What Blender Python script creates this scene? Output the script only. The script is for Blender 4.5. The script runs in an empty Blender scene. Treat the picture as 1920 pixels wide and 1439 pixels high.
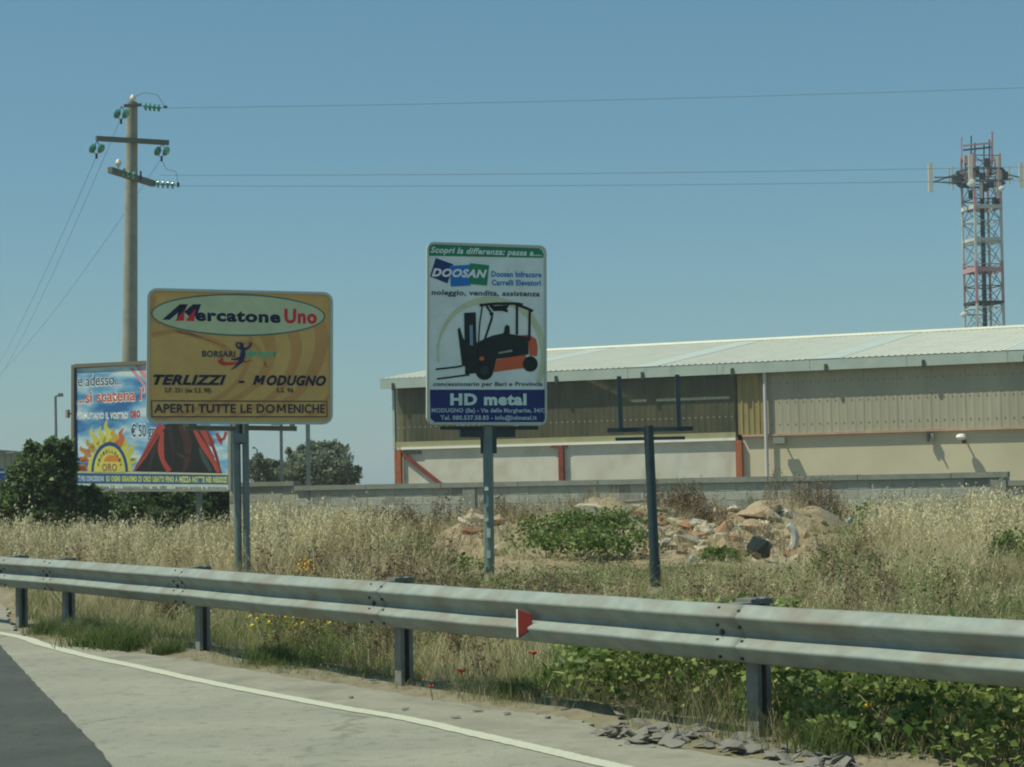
import bpy, bmesh, math, random
import numpy as np
from mathutils import Vector, Matrix
from mathutils.geometry import tessellate_polygon
random.seed(7); rng = np.random.default_rng(7)
scene = bpy.context.scene
COL = scene.collection

# ------------------------------------------------------------ camera, sky, sun, exposure
F = 3600.0; HOR = 903.0; ROLL = .020; EYE = 1.45
PITCH = math.atan((HOR - 719.5) / F)
_f = np.array([0, math.cos(PITCH), math.sin(PITCH)]); _u = np.array([0, -math.sin(PITCH), math.cos(PITCH)]); _r = np.array([1., 0, 0])
CR = math.cos(ROLL) * _r - math.sin(ROLL) * _u; CU = math.sin(ROLL) * _r + math.cos(ROLL) * _u; CF = _f
EYEP = np.array([0, 0, EYE])
cam = bpy.data.cameras.new('camera'); camo = bpy.data.objects.new('camera', cam); COL.objects.link(camo)
cam.sensor_width = 36; cam.lens = 36 * F / 1920; cam.clip_start = .1; cam.clip_end = 8000
M = Matrix.Identity(4)
for i, a in enumerate((CR, CU, -CF)):
    for k in range(3): M[k][i] = a[k]
M[2][3] = EYE
camo.matrix_world = M
scene.camera = camo

SUN_EL = math.radians(60); sh = np.array([-.98, -.2]); sh /= np.linalg.norm(sh)
SUN = Vector((sh[0] * math.cos(SUN_EL), sh[1] * math.cos(SUN_EL), math.sin(SUN_EL)))
w = bpy.data.worlds.new('World'); scene.world = w; w.use_nodes = True
nt = w.node_tree; bg = nt.nodes['Background']
sky = nt.nodes.new('ShaderNodeTexSky'); sky.sky_type = 'NISHITA'; sky.sun_disc = False
sky.sun_elevation = SUN_EL; sky.sun_rotation = math.atan2(sh[0], sh[1])
sky.air_density = 1.0; sky.dust_density = .55; sky.ozone_density = 1.6
tint = nt.nodes.new('ShaderNodeMix'); tint.data_type = 'RGBA'; tint.blend_type = 'MULTIPLY'; tint.inputs[0].default_value = 1
tint.inputs[7].default_value = (.80, .98, .84, 1)
veil = nt.nodes.new('ShaderNodeMix'); veil.data_type = 'RGBA'; veil.inputs[0].default_value = .52   # even summer haze over the whole sky
veil.inputs[7].default_value = (.85, 2.2, 3.55, 1)
nt.links.new(sky.outputs[0], tint.inputs[6]); nt.links.new(tint.outputs[2], veil.inputs[6]); nt.links.new(veil.outputs[2], bg.inputs[0]); bg.inputs[1].default_value = .12
sl = bpy.data.lights.new('sun', 'SUN'); slo = bpy.data.objects.new('sun', sl); COL.objects.link(slo)
sl.energy = 4.7; sl.angle = math.radians(.5); sl.color = (1, .975, .77)
slo.rotation_euler = (-SUN).to_track_quat('-Z', 'Y').to_euler()
scene.view_settings.view_transform = 'Standard'; scene.view_settings.look = 'None'
scene.view_settings.gamma = 1; scene.view_settings.use_curve_mapping = False
scene.view_settings.exposure = -.1
scene.cycles.filter_width = 2.0

# ------------------------------------------------------------ measuring helpers
def ray(px, py): return CF + (px - 960) / F * CR - (py - 719.5) / F * CU
def at(px, py, Y): d = ray(px, py); return EYEP + d * (Y / d[1])
def gnd(px, py, z=0.): d = ray(px, py); return EYEP + d * ((z - EYE) / d[2])
def onp(px, py, P, n): d = ray(px, py); return EYEP + d * (np.dot(P - EYEP, n) / np.dot(d, n))
def proj(P):
    v = P - EYEP; z = v @ CF
    return 960 + F * (v @ CR) / z, 719.5 - F * (v @ CU) / z

# ------------------------------------------------------------ materials
def srgb(r, g, b): return tuple(((c / 255) / 12.92 if c / 255 < .04045 else ((c / 255 + .055) / 1.055) ** 2.4) for c in (r, g, b))
MATS = {}
def mat(name, col, rough=.7, col2=None, scale=8., bump=0., bscale=60., metal=0., spec=.3, stretch=None, lo=.35, hi=.65, col3=None, s3=1.5):
    if name in MATS: return MATS[name]
    m = bpy.data.materials.new(name); m.use_nodes = True; n = m.node_tree.nodes; l = m.node_tree.links
    p = n['Principled BSDF']; p.inputs['Base Color'].default_value = (*col, 1); p.inputs['Roughness'].default_value = rough
    p.inputs['Metallic'].default_value = metal; p.inputs['Specular IOR Level'].default_value = spec
    if col2 or bump:
        tc = n.new('ShaderNodeTexCoord'); src = tc.outputs['Object']
        if stretch:
            mp = n.new('ShaderNodeMapping'); mp.inputs['Scale'].default_value = stretch; l.new(src, mp.inputs[0]); src = mp.outputs[0]
    if col2:
        no = n.new('ShaderNodeTexNoise'); no.inputs['Scale'].default_value = scale; no.inputs['Detail'].default_value = 6; no.inputs['Roughness'].default_value = .62
        l.new(src, no.inputs['Vector'])
        cr = n.new('ShaderNodeValToRGB'); cr.color_ramp.elements[0].position = lo; cr.color_ramp.elements[1].position = hi
        cr.color_ramp.elements[0].color = (*col, 1); cr.color_ramp.elements[1].color = (*col2, 1)
        l.new(no.outputs['Fac'], cr.inputs[0]); out = cr.outputs[0]
        if col3:
            n3 = n.new('ShaderNodeTexNoise'); n3.inputs['Scale'].default_value = s3; n3.inputs['Detail'].default_value = 4; l.new(src, n3.inputs['Vector'])
            r3 = n.new('ShaderNodeValToRGB'); r3.color_ramp.elements[0].position = .45; r3.color_ramp.elements[1].position = .7
            l.new(n3.outputs['Fac'], r3.inputs[0])
            mx = n.new('ShaderNodeMix'); mx.data_type = 'RGBA'; l.new(r3.outputs[0], mx.inputs[0]); l.new(out, mx.inputs[6]); mx.inputs[7].default_value = (*col3, 1); out = mx.outputs[2]
        l.new(out, p.inputs['Base Color'])
    if bump:
        nb = n.new('ShaderNodeTexNoise'); nb.inputs['Scale'].default_value = bscale; nb.inputs['Detail'].default_value = 5; l.new(src, nb.inputs['Vector'])
        b = n.new('ShaderNodeBump'); b.inputs['Strength'].default_value = bump; b.inputs['Distance'].default_value = .02
        l.new(nb.outputs['Fac'], b.inputs['Height']); l.new(b.outputs[0], p.inputs['Normal'])
    MATS[name] = m; return m
def leafmat(name, stops, trans=.35, rough=.6):
    """colour along the per-plant attribute 'tone' (kind and dryness of the plant)"""
    if name in MATS: return MATS[name]
    m = bpy.data.materials.new(name); m.use_nodes = True; n = m.node_tree.nodes; l = m.node_tree.links
    p = n['Principled BSDF']; p.inputs['Roughness'].default_value = rough; p.inputs['Specular IOR Level'].default_value = .25
    a = n.new('ShaderNodeAttribute'); a.attribute_name = 'tone'
    cr = n.new('ShaderNodeValToRGB')
    while len(cr.color_ramp.elements) < len(stops): cr.color_ramp.elements.new(.5)
    for e, (pos, c) in zip(cr.color_ramp.elements, stops): e.position = pos; e.color = (*c, 1)
    l.new(a.outputs['Fac'], cr.inputs[0]); l.new(cr.outputs[0], p.inputs['Base Color'])
    t = n.new('ShaderNodeBsdfTranslucent'); l.new(cr.outputs[0], t.inputs[0])
    mx = n.new('ShaderNodeMixShader'); mx.inputs[0].default_value = trans
    l.new(p.outputs[0], mx.inputs[1]); l.new(t.outputs[0], mx.inputs[2]); l.new(mx.outputs[0], n['Material Output'].inputs[0])
    MATS[name] = m; return m

# ------------------------------------------------------------ building helpers
def wloc(o):
    v = Vector((0, 0, 0))
    while o: v += o.location; o = o.parent
    return v
def V3(a): return Vector((float(a[0]), float(a[1]), float(a[2])))
class MB:
    def __init__(s): s.v = []; s.f = []
    def add(s, vs, fs):
        b = len(s.v); s.v += [tuple(float(c) for c in v) for v in vs]; s.f += [tuple(b + i for i in f) for f in fs]; return s
    def hexa(s, c8):  # bottom 4 then top 4
        return s.add(c8, [(3, 2, 1, 0), (4, 5, 6, 7), (0, 1, 5, 4), (1, 2, 6, 5), (2, 3, 7, 6), (3, 0, 4, 7)])
    def box(s, c, size, ax=None):
        c = np.array(c, float); X, Y, Z = (np.eye(3) if ax is None else [np.array(a, float) for a in ax]); a, b, d = [q / 2 for q in size]
        return s.hexa([c + X * i * a + Y * j * b + Z * k * d for k in (-1, 1) for i, j in ((-1, -1), (1, -1), (1, 1), (-1, 1))])
    def bar(s, p, q, w, h=None, up=(0, 0, 1)):
        p = np.array(p, float); q = np.array(q, float); h = h or w; d = q - p; L = np.linalg.norm(d); d /= L
        up = np.array(up, float)
        if abs(d @ up) > .95: up = np.array([0, 1., 0])
        x = np.cross(d, up); x /= np.linalg.norm(x); z = np.cross(x, d)
        return s.box((p + q) / 2, (w, L, h), (x, d, z))
    def tube(s, pts, r, n=8, cap=True):
        pts = [np.array(p, float) for p in pts]; rs = r if isinstance(r, (list, tuple)) else [r] * len(pts); b = len(s.v); prev = None
        for i, p in enumerate(pts):
            d = pts[min(i + 1, len(pts) - 1)] - pts[max(i - 1, 0)]; d /= np.linalg.norm(d)
            if prev is None:
                a = np.array([0, 0, 1.]) if abs(d[2]) < .9 else np.array([1., 0, 0]); x = np.cross(a, d)
            else: x = prev - d * (prev @ d)
            x /= np.linalg.norm(x); prev = x; y = np.cross(d, x)
            for k in range(n):
                t = 2 * math.pi * k / n; s.v.append(tuple(p + rs[i] * (x * math.cos(t) + y * math.sin(t))))
        for i in range(len(pts) - 1):
            for k in range(n): s.f.append((b + i * n + k, b + i * n + (k + 1) % n, b + (i + 1) * n + (k + 1) % n, b + (i + 1) * n + k))
        if cap:
            s.f.append(tuple(b + k for k in range(n))[::-1]); s.f.append(tuple(b + (len(pts) - 1) * n + k for k in range(n)))
        return s
    def prism(s, poly, off):  # poly 3D loop, extruded by off
        n = len(poly); off = np.array(off, float); tri = tessellate_polygon([[V3(p) for p in poly]])
        b = len(s.v); s.v += [tuple(float(c) for c in p) for p in poly] + [tuple(float(c) for c in (np.array(p, float) + off)) for p in poly]
        for t in tri: s.f.append(tuple(b + i for i in t)); s.f.append(tuple(b + n + i for i in t)[::-1])
        for i in range(n): s.f.append((b + i, b + (i + 1) % n, b + n + (i + 1) % n, b + n + i))
        return s
    def sheet(s, poly):
        b = len(s.v); s.v += [tuple(float(c) for c in p) for p in poly]
        for t in tessellate_polygon([[V3(p) for p in poly]]): s.f.append(tuple(b + i for i in t))
        return s
    def build(s, name, m, parent=None, smooth=False, fixn=True, **tags):
        o0 = wloc(parent); me = bpy.data.meshes.new(name)
        me.from_pydata([(v[0] - o0.x, v[1] - o0.y, v[2] - o0.z) for v in s.v], [], s.f)
        if fixn:
            bm = bmesh.new(); bm.from_mesh(me); bmesh.ops.recalc_face_normals(bm, faces=bm.faces); bm.to_mesh(me); bm.free()
        if m: me.materials.append(m)
        if smooth:
            me.polygons.foreach_set('use_smooth', [True] * len(me.polygons))
            try: me.set_sharp_from_angle(angle=math.radians(40))
            except Exception: pass
        o = bpy.data.objects.new(name, me); COL.objects.link(o); o.parent = parent
        for k, v in tags.items(): o[k] = v
        return o
def tag(o, label, cat, group=None):
    o['label'] = label; o['category'] = cat
    if group: o['group'] = group
    return o
def thing(name, label, cat, loc=(0, 0, 0), group=None):
    o = bpy.data.objects.new(name, None); COL.objects.link(o); o.location = [float(c) for c in loc]; o.empty_display_size = .2
    return tag(o, label, cat, group)
def dup(o, loc, rotz=0., scale=1., label=None, rot=None):
    c = o.copy(); COL.objects.link(c); c.location = [float(q) for q in loc]; c.rotation_euler = rot or (0, 0, rotz); c.scale = (scale,) * 3 if not isinstance(scale, tuple) else scale
    if label: c['label'] = label
    for ch in list(o.children):
        k = ch.copy(); COL.objects.link(k); k.parent = c
        for g in ch.children:
            e = g.copy(); COL.objects.link(e); e.parent = k
    return c
def arrmesh(name, V, T, tone, m, parent=None, **tags):
    me = bpy.data.meshes.new(name); V = np.ascontiguousarray(V, dtype=np.float32)
    if parent: V = V - np.array(wloc(parent), dtype=np.float32)
    T = np.ascontiguousarray(T, dtype=np.int32)
    me.vertices.add(len(V)); me.vertices.foreach_set('co', V.ravel()); me.loops.add(T.size); me.loops.foreach_set('vertex_index', T.ravel())
    me.polygons.add(len(T)); me.polygons.foreach_set('loop_start', np.arange(0, T.size, 3, dtype=np.int32)); me.polygons.foreach_set('loop_total', np.full(len(T), 3, dtype=np.int32))
    me.update(calc_edges=True)
    if tone is not None:
        at_ = me.attributes.new('tone', 'FLOAT', 'POINT'); at_.data.foreach_set('value', np.ascontiguousarray(tone, dtype=np.float32))
    me.materials.append(m); o = bpy.data.objects.new(name, me); COL.objects.link(o); o.parent = parent
    for k, v in tags.items(): o[k] = v
    return o
def scatter(templates, P, yaw, sc, tone, lean=.12):
    """templates: list of (V,T,dtone). returns joined arrays"""
    Vs, Ts, Ns = [], [], []; base = 0; which = rng.integers(0, len(templates), len(P))
    for k, (tv, tt, dt) in enumerate(templates):
        idx = np.where(which == k)[0]
        if not len(idx): continue
        c, s = np.cos(yaw[idx]), np.sin(yaw[idx]); S = sc[idx]
        x = (tv[None, :, 0] * c[:, None] - tv[None, :, 1] * s[:, None]) * S[:, None]; y = (tv[None, :, 0] * s[:, None] + tv[None, :, 1] * c[:, None]) * S[:, None]; z = tv[None, :, 2] * S[:, None]
        lx = rng.normal(0, lean, len(idx)); ly = rng.normal(0, lean, len(idx))
        x = x + z * lx[:, None]; y = y + z * ly[:, None]
        V = np.stack([x + P[idx, 0][:, None], y + P[idx, 1][:, None], z + P[idx, 2][:, None]], -1).reshape(-1, 3)
        T = (tt[None] + (np.arange(len(idx)) * len(tv))[:, None, None] + base).reshape(-1, 3)
        Vs.append(V); Ts.append(T); Ns.append(np.clip(tone[idx][:, None] + dt[None], 0, 1).ravel()); base += len(V)
    return np.concatenate(Vs), np.concatenate(Ts), np.concatenate(Ns)
def catmull(pts, k=6):
    pts = [np.array(p, float) for p in pts]; P = [2 * pts[0] - pts[1]] + pts + [2 * pts[-1] - pts[-2]]; out = []
    for i in range(1, len(P) - 2):
        for j in range(k):
            t = j / k; a, b, c, d = P[i - 1], P[i], P[i + 1], P[i + 2]
            out.append(.5 * ((2 * b) + (-a + c) * t + (2 * a - 5 * b + 4 * c - d) * t * t + (-a + 3 * b - 3 * c + d) * t ** 3))
    out.append(pts[-1]); return out

# ------------------------------------------------------------ materials in use
m_asph = mat('worn_asphalt', (.240, .252, .190), .9, (.285, .295, .222), 22.0, .35, 140., lo=.25, hi=.75, col3=(.232, .242, .185), s3=1.1)
def asphalt(name, c1, c2, crack, seed):
    m = bpy.data.materials.new(name); m.use_nodes = True; n = m.node_tree.nodes; l = m.node_tree.links; p = n['Principled BSDF']; p.inputs['Roughness'].default_value = .88; p.inputs['Specular IOR Level'].default_value = .25
    tc = n.new('ShaderNodeTexCoord'); mp = n.new('ShaderNodeMapping'); mp.inputs['Location'].default_value = (seed, seed, 0); l.new(tc.outputs['Object'], mp.inputs[0]); v = mp.outputs[0]
    def noise(sc, det=4, st=None):
        q = v
        if st: k = n.new('ShaderNodeMapping'); k.inputs['Scale'].default_value = st; k.inputs['Rotation'].default_value = (0, 0, .6); l.new(v, k.inputs[0]); q = k.outputs[0]
        t = n.new('ShaderNodeTexNoise'); t.inputs['Scale'].default_value = sc; t.inputs['Detail'].default_value = det; l.new(q, t.inputs['Vector']); return t.outputs['Fac']
    def ramp(x, a, ca, b, cb): r = n.new('ShaderNodeValToRGB'); e = r.color_ramp.elements; e[0].position = a; e[1].position = b; e[0].color = (*ca, 1); e[1].color = (*cb, 1); l.new(x, r.inputs[0]); return r.outputs[0]
    def mul(a, b): x = n.new('ShaderNodeMix'); x.data_type = 'RGBA'; x.blend_type = 'MULTIPLY'; x.inputs[0].default_value = 1; l.new(a, x.inputs[6]); l.new(b, x.inputs[7]); return x.outputs[2]
    o = ramp(noise(1.3, 5), .3, c1, .7, c2)
    o = mul(o, ramp(noise(90., 2), .3, (.74, .74, .74), .7, (1.2, 1.2, 1.2)))            # aggregate
    o = mul(o, ramp(noise(.8, 5, (.9, 1.7, 1)), .40, (.91, .92, .92), .62, (1.03, 1.03, 1.02)))  # wheel tracks
    o = mul(o, ramp(noise(9., 4), .30, (.76, .76, .75), .46, (1, 1, 1)))                      # stains
    if crack:
        vo = n.new('ShaderNodeTexVoronoi'); vo.feature = 'DISTANCE_TO_EDGE'; vo.inputs['Scale'].default_value = .75
        w_ = n.new('ShaderNodeTexNoise'); w_.inputs['Scale'].default_value = 2.2; w_.inputs['Detail'].default_value = 6; l.new(v, w_.inputs['Vector']); ad = n.new('ShaderNodeMix'); ad.data_type = 'RGBA'; ad.inputs[0].default_value = .32; l.new(v, ad.inputs[6]); l.new(w_.outputs['Color'], ad.inputs[7]); l.new(ad.outputs[2], vo.inputs['Vector'])
        cr = ramp(vo.outputs['Distance'], .0, (.5, .5, .48), .014, (1, 1, 1)); x = n.new('ShaderNodeMix'); x.data_type = 'RGBA'; l.new(ramp(noise(.6, 2), .48, (0, 0, 0), .60, (.8, .8, .8)), x.inputs[0]); x.inputs[6].default_value = (1, 1, 1, 1); l.new(cr, x.inputs[7]); o = mul(o, x.outputs[2])
    l.new(o, p.inputs['Base Color']); b = n.new('ShaderNodeBump'); b.inputs['Strength'].default_value = .4; b.inputs['Distance'].default_value = .01; l.new(noise(150., 3), b.inputs['Height']); l.new(b.outputs[0], p.inputs['Normal']); MATS[name] = m; return m
m_asph = asphalt('worn_asphalt_road', (.262, .262, .212), (.305, .30, .245), True, 3.)
m_dark = asphalt('dark_asphalt', (.060, .070, .064), (.078, .086, .078), False, 9.)
m_dust = mat('dusty_shoulder', (.245, .240, .188), .95, (.295, .285, .225), 9., .4, 90., col3=(.20, .198, .16), s3=2.5)
m_line = mat('road_paint', (.47, .48, .38), .75, (.30, .31, .25), 14., .1, 80., lo=.55, hi=.8)
m_earth = mat('earth', (.165, .145, .10), .95, (.25, .22, .155), 6., .6, 30., col3=(.165, .15, .085), s3=1.1)
m_galv = mat('galvanised_steel', (.205, .245, .222), .6, (.275, .312, .282), 7., .05, 40., metal=.0, spec=.3, col3=(.205, .195, .16), s3=3.2, stretch=(1, 1, 1.6))
m_galvp = mat('galvanised_post', (.16, .175, .165), .6, (.23, .245, .225), 9., .05, 40., metal=.0, spec=.3, col3=(.17, .16, .13), s3=3.)
m_sgalv = mat('weathered_grey_steel', (.15, .20, .19), .5, (.21, .255, .24), 6., metal=.2, spec=.4)
m_navy = mat('dark_blue_grey_paint', (.022, .045, .058), .45, (.035, .062, .072), 4., spec=.4)
m_alu = mat('aluminium_edge', (.55, .58, .50), .4, metal=.2, spec=.5)
m_conc = mat('pole_concrete', (.25, .25, .20), .9, (.33, .325, .26), 2.5, .2, 40.)
m_cope = mat('coping_concrete', (.20, .22, .19), .9, (.27, .285, .245), 3., .3, 40.)
m_blk = [mat('block_%s' % n, c, .95, c2, 9., .5, 60.) for n, c, c2 in (('grey', (.31, .325, .28), (.38, .39, .335)), ('light', (.35, .365, .31), (.41, .42, .36)), ('dark', (.21, .22, .195), (.27, .28, .24)))]
m_mort = mat('mortar', (.40, .40, .33), .95, (.44, .44, .365), 8.)
m_roof = mat('roof_sheet_white', (.55, .56, .46), .5, (.62, .62, .52), 1.2, spec=.3, stretch=(1, 1, 1))
m_roofs = mat('roof_sheet_translucent', (.43, .49, .43), .4, (.48, .53, .47), 1.5)
m_fasc = mat('fascia_grey', (.36, .44, .39), .55, (.43, .50, .44), 1.4)
m_pan = mat('wall_sheet_khaki', (.375, .35, .25), .7, (.42, .395, .285), .9, col3=(.32, .30, .22), s3=.5, stretch=(1, 1, .35))
m_cream = mat('cream_render', (.54, .49, .345), .85, (.62, .56, .40), .6, .1, 30., col3=(.50, .45, .32), s3=.35)
m_white = mat('white_render', (.56, .55, .47), .85, (.64, .62, .53), 1.0, .1, 30., col3=(.50, .47, .37), s3=1.3)
m_sill = mat('white_sill', (.82, .82, .74), .6)
m_olive = mat('olive_sheet', (.32, .31, .17), .6, (.38, .36, .2), 2.)
m_rust = mat('rust_red_paint', (.42, .13, .055), .7, (.30, .09, .045), 5., .1, 40.)
m_rustd = mat('dark_rust_paint', (.25, .06, .04), .7, (.16, .045, .035), 5.)
m_must = mat('mustard_fibreglass', (.34, .28, .12), .5, (.25, .20, .09), 1.6, stretch=(6, 6, 1))
m_pipe = mat('lilac_pipe', (.52, .50, .50), .5)
m_blackp = mat('dark_grey_metal', (.05, .06, .055), .6)
m_lampw = mat('white_lamp_plastic', (.75, .76, .70), .4)
m_glassg = mat('green_insulator_glass', (.03, .22, .13), .15, spec=.8)
m_cer = mat('white_ceramic', (.62, .58, .45), .35, spec=.5)
m_wire = mat('wire_metal', (.12, .15, .16), .6)
m_red = mat('tower_red', (.46, .25, .26), .6, (.50, .34, .34), 1.)
m_tw = mat('tower_white', (.60, .62, .56), .6, (.45, .48, .45), 1.)
m_td = mat('tower_dark', (.06, .08, .09), .6)
m_ant = mat('antenna_white', (.62, .60, .50), .5)

# ------------------------------------------------------------ ground
EDGE = [(-22, 47), (-11.5, 33), (-8.2, 27.6), (-6.67, 24.91), (-5.3, 20.31), (-4.62, 18.7), (-4.05, 17.89), (-3.64, 17.41), (-2.69, 16.18), (-1.95, 15.0), (-1.29, 14.09), (-.85, 13.41), (-.25, 12.46), (.15, 12.02), (.4, 11.53), (.62, 10.75), (1.12, 10.04), (1.45, 9.75), (3.3, 7.6), (6.5, 3.8), (12, -4)]
EDGEF = [p[:2] for p in catmull([(*e, 0) for e in EDGE], 8)]
EDGEA = np.array(EDGEF)
def edge_dist(x, y):
    x = np.atleast_1d(np.asarray(x, float)); y = np.atleast_1d(np.asarray(y, float)); best = np.full(x.shape, 1e9); sg = np.ones(x.shape)
    for a, b in zip(EDGEA[:-1], EDGEA[1:]):
        ab = b - a; t = np.clip(((x - a[0]) * ab[0] + (y - a[1]) * ab[1]) / (ab @ ab), 0, 1); dx = x - a[0] - t * ab[0]; dy = y - a[1] - t * ab[1]
        dd = np.hypot(dx, dy); cr = ab[0] * (y - a[1]) - ab[1] * (x - a[0]); m = dd < best; best = np.where(m, dd, best); sg = np.where(m, np.where(cr > 0, 1, -1), sg)
    return best * sg
def ss(a, b, x): t = np.clip((x - a) / (b - a), 0, 1); return t * t * (3 - 2 * t)
_ph = rng.uniform(0, 6.28, (24, 3)); _fr = rng.normal(0, 1, (24, 2))
def nz(x, y, s=1.): # smooth noise -1..1
    v = 0
    for i in range(24): v = v + np.sin((_fr[i, 0] * x + _fr[i, 1] * y) * s + _ph[i, 0])
    return v / 7.
def rub(x, y): # bare rubble area 0..1
    return ss(-2.8, -1.2, x) * (1 - ss(4.4, 5.2, x)) * ss(25.8, 27.8, y) * (1 - ss(35.5, 36.5, y))
def gz(x, y):
    x = np.asarray(x, float); y = np.asarray(y, float); d = edge_dist(x.ravel(), y.ravel()).reshape(x.shape)
    m = .45 * np.exp(-((y - 33.4) / 3.8) ** 2) * ss(-3.4, -.2, x) * (1 - ss(4.8, 6.4, x))
    m = m + .30 * np.exp(-((y - 34) / 2.4) ** 2) * (np.exp(-((x - 1.7) / 1.2) ** 2) + np.exp(-((x - 4.6) / 1.3) ** 2))
    bank = .20 * ss(19, 30, y) * (1 - ss(40, 46, y))
    n = nz(x, y, 1.6) * .035 + nz(x + 9, y, 5.) * .02
    near = ss(0, .5, d)
    return -.03 + near * (.035 + np.maximum(0, n) + bank + m * (1 + .5 * nz(x, y, 2.5)) ) * (1 - ss(60, 90, np.abs(y) + np.abs(x) * .2))
xs = np.concatenate([-np.geomspace(700, 13.4, 26), np.arange(-13.2, 14.01, .2), np.geomspace(14.3, 700, 26)])
ys = np.concatenate([-np.geomspace(50, 1, 10), np.arange(3, 48, .2), np.geomspace(48.5, 1050, 26)])
gx, gy = np.meshgrid(xs, ys); gzz = gz(gx, gy); nx, ny = len(xs), len(ys)
Vg = np.stack([gx, gy, gzz], -1).reshape(-1, 3)
ii, jj = np.meshgrid(np.arange(nx - 1), np.arange(ny - 1)); a = (jj * nx + ii).ravel()
Tg = np.concatenate([np.stack([a, a + 1, a + nx + 1], -1), np.stack([a, a + nx + 1, a + nx], -1)])
gro = arrmesh('ground', Vg, Tg, None, m_earth, kind='structure'); gro.data.polygons.foreach_set('use_smooth', [True] * len(gro.data.polygons))

rag = [(p[0] + random.uniform(-.03, .03), p[1] + random.uniform(-.03, .03), 0.) for p in EDGEF if p[1] < 46]
rag2 = []
for p, q in zip(rag[:-1], rag[1:]):
    n_ = max(1, int(math.dist(p, q) / .12))
    for k in range(n_):
        t = k / n_; j = .035 if 8 < p[1] < 26 else 0
        rag2.append((p[0] + (q[0] - p[0]) * t + random.uniform(-j, j), p[1] + (q[1] - p[1]) * t + random.uniform(-j, j), 0.))
rd = MB(); poly = rag2 + [(11, -5, 0), (-45, -5, 0), (-45, 46, 0)]
rd.prism(poly, (0, 0, -.06)); rd.build('road', m_asph, kind='structure')
# shoulder dust between painted line and verge
LINE = [(-12, 28.6), (-8.4, 24.2), (-5.3, 19.77), (-4.45, 18.16), (-3.72, 16.79), (-3.04, 15.65), (-2.44, 14.61), (-1.92, 13.77), (-1.15, 12.58), (-.7, 11.94), (-.22, 11.08), (.17, 10.37), (.47, 9.81), (1.7, 7.6), (3.9, 4)]
LF = catmull([(*p, 0) for p in LINE], 6)
def ribbon(pts, w, z, jit=0.):
    L, R = [], []
    for i, p in enumerate(pts):
        d = pts[min(i + 1, len(pts) - 1)] - pts[max(i - 1, 0)]; d = d / np.linalg.norm(d); nn = np.array([-d[1], d[0], 0])
        L.append(np.array([p[0], p[1], z]) + nn * (w / 2 + random.uniform(-jit, jit))); R.append(np.array([p[0], p[1], z]) - nn * (w / 2 + random.uniform(-jit, jit)))
    mb = MB(); n = len(pts); mb.add(L + R, [(i, i + 1, n + i + 1, n + i) for i in range(n - 1)]); return mb
lp = catmull(LF, 3)
ribbon(lp, .125, .0045, .006).build('edge_line_marking', m_line, kind='structure')
sh_ = [(p[0], p[1], .002) for p in LF if p[1] < 26] + [(q[0] - .02, q[1] - .03, .002) for q in EDGEF[::-1] if 5.5 < q[1] < 25.5]
MB().sheet(sh_).build('road_shoulder', m_dust, kind='structure')
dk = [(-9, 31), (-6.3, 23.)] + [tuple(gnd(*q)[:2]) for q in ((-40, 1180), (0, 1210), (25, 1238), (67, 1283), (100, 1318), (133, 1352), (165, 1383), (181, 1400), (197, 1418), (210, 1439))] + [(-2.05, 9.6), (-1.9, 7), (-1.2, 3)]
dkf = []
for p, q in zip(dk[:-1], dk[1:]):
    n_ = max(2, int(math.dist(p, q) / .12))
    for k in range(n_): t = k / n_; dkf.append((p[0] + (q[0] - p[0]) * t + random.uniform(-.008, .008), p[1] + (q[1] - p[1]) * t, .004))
MB().sheet(dkf + [(-1, -4, .004), (-44, -4, .004), (-44, 31, .004)]).build('dark_asphalt_sheet', m_dark, kind='structure')  # much darker asphalt sheet just above the road at the left

# ------------------------------------------------------------ industrial building
A0 = at(1440, 800, 60); D = np.array([.913, -.408, 0]); D /= np.linalg.norm(D); N = np.array([-.408, -.913, 0]); N /= np.linalg.norm(N)
C0 = onp(738, 800, A0, N); C0[2] = 0
def Fp(u, z, o=0.): return C0 + D * u + N * o + np.array([0, 0, z])
LEN = 36.; DEP = 23.4
bd = thing('warehouse', 'long low cream warehouse with white ribbed roof and brown translucent sheeting', 'building', Fp(LEN / 2, 0, -DEP / 2))
def slab(u0, u1, z0, z1, o0, o1): return MB().hexa([Fp(u0, z0, o1), Fp(u1, z0, o1), Fp(u1, z0, o0), Fp(u0, z0, o0), Fp(u0, z1, o1), Fp(u1, z1, o1), Fp(u1, z1, o0), Fp(u0, z1, o0)])
slab(.3, 12.12, -.2, 2.6, -.3, -.09).build('wall', m_white, bd, label='whitewashed lower wall')
slab(12.32, LEN, -.2, 2.7, -.3, -.10).build('wall', m_cream, bd, label='cream lower wall')
slab(0, LEN, -.2, 4.9, -DEP, -DEP + .2).build('wall', m_cream, bd, label='rear wall')
for uu in (0, LEN - .2):
    g = MB(); g.prism([Fp(uu, -.2, -.31), Fp(uu, -.2, -DEP + .21), Fp(uu, 4.85, -DEP + .21), Fp(uu, 6.35, -DEP / 2), Fp(uu, 4.9, -.31)], D * .2); g.build('gable_wall', m_cream, bd)
slab(.28, 12.12, 2.6, 2.68, -.28, .03).build('sill', m_sill, bd)
slab(.05, 12.12, 2.683, 2.86, -.05, .0).build('sheet_strip', m_olive, bd)
slab(12.34, LEN, 2.703, 2.765, -.2, .035).build('ledge', mat('pinkish_ledge', (.45, .27, .2), .7, (.55, .42, .3), 2.), bd)
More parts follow.
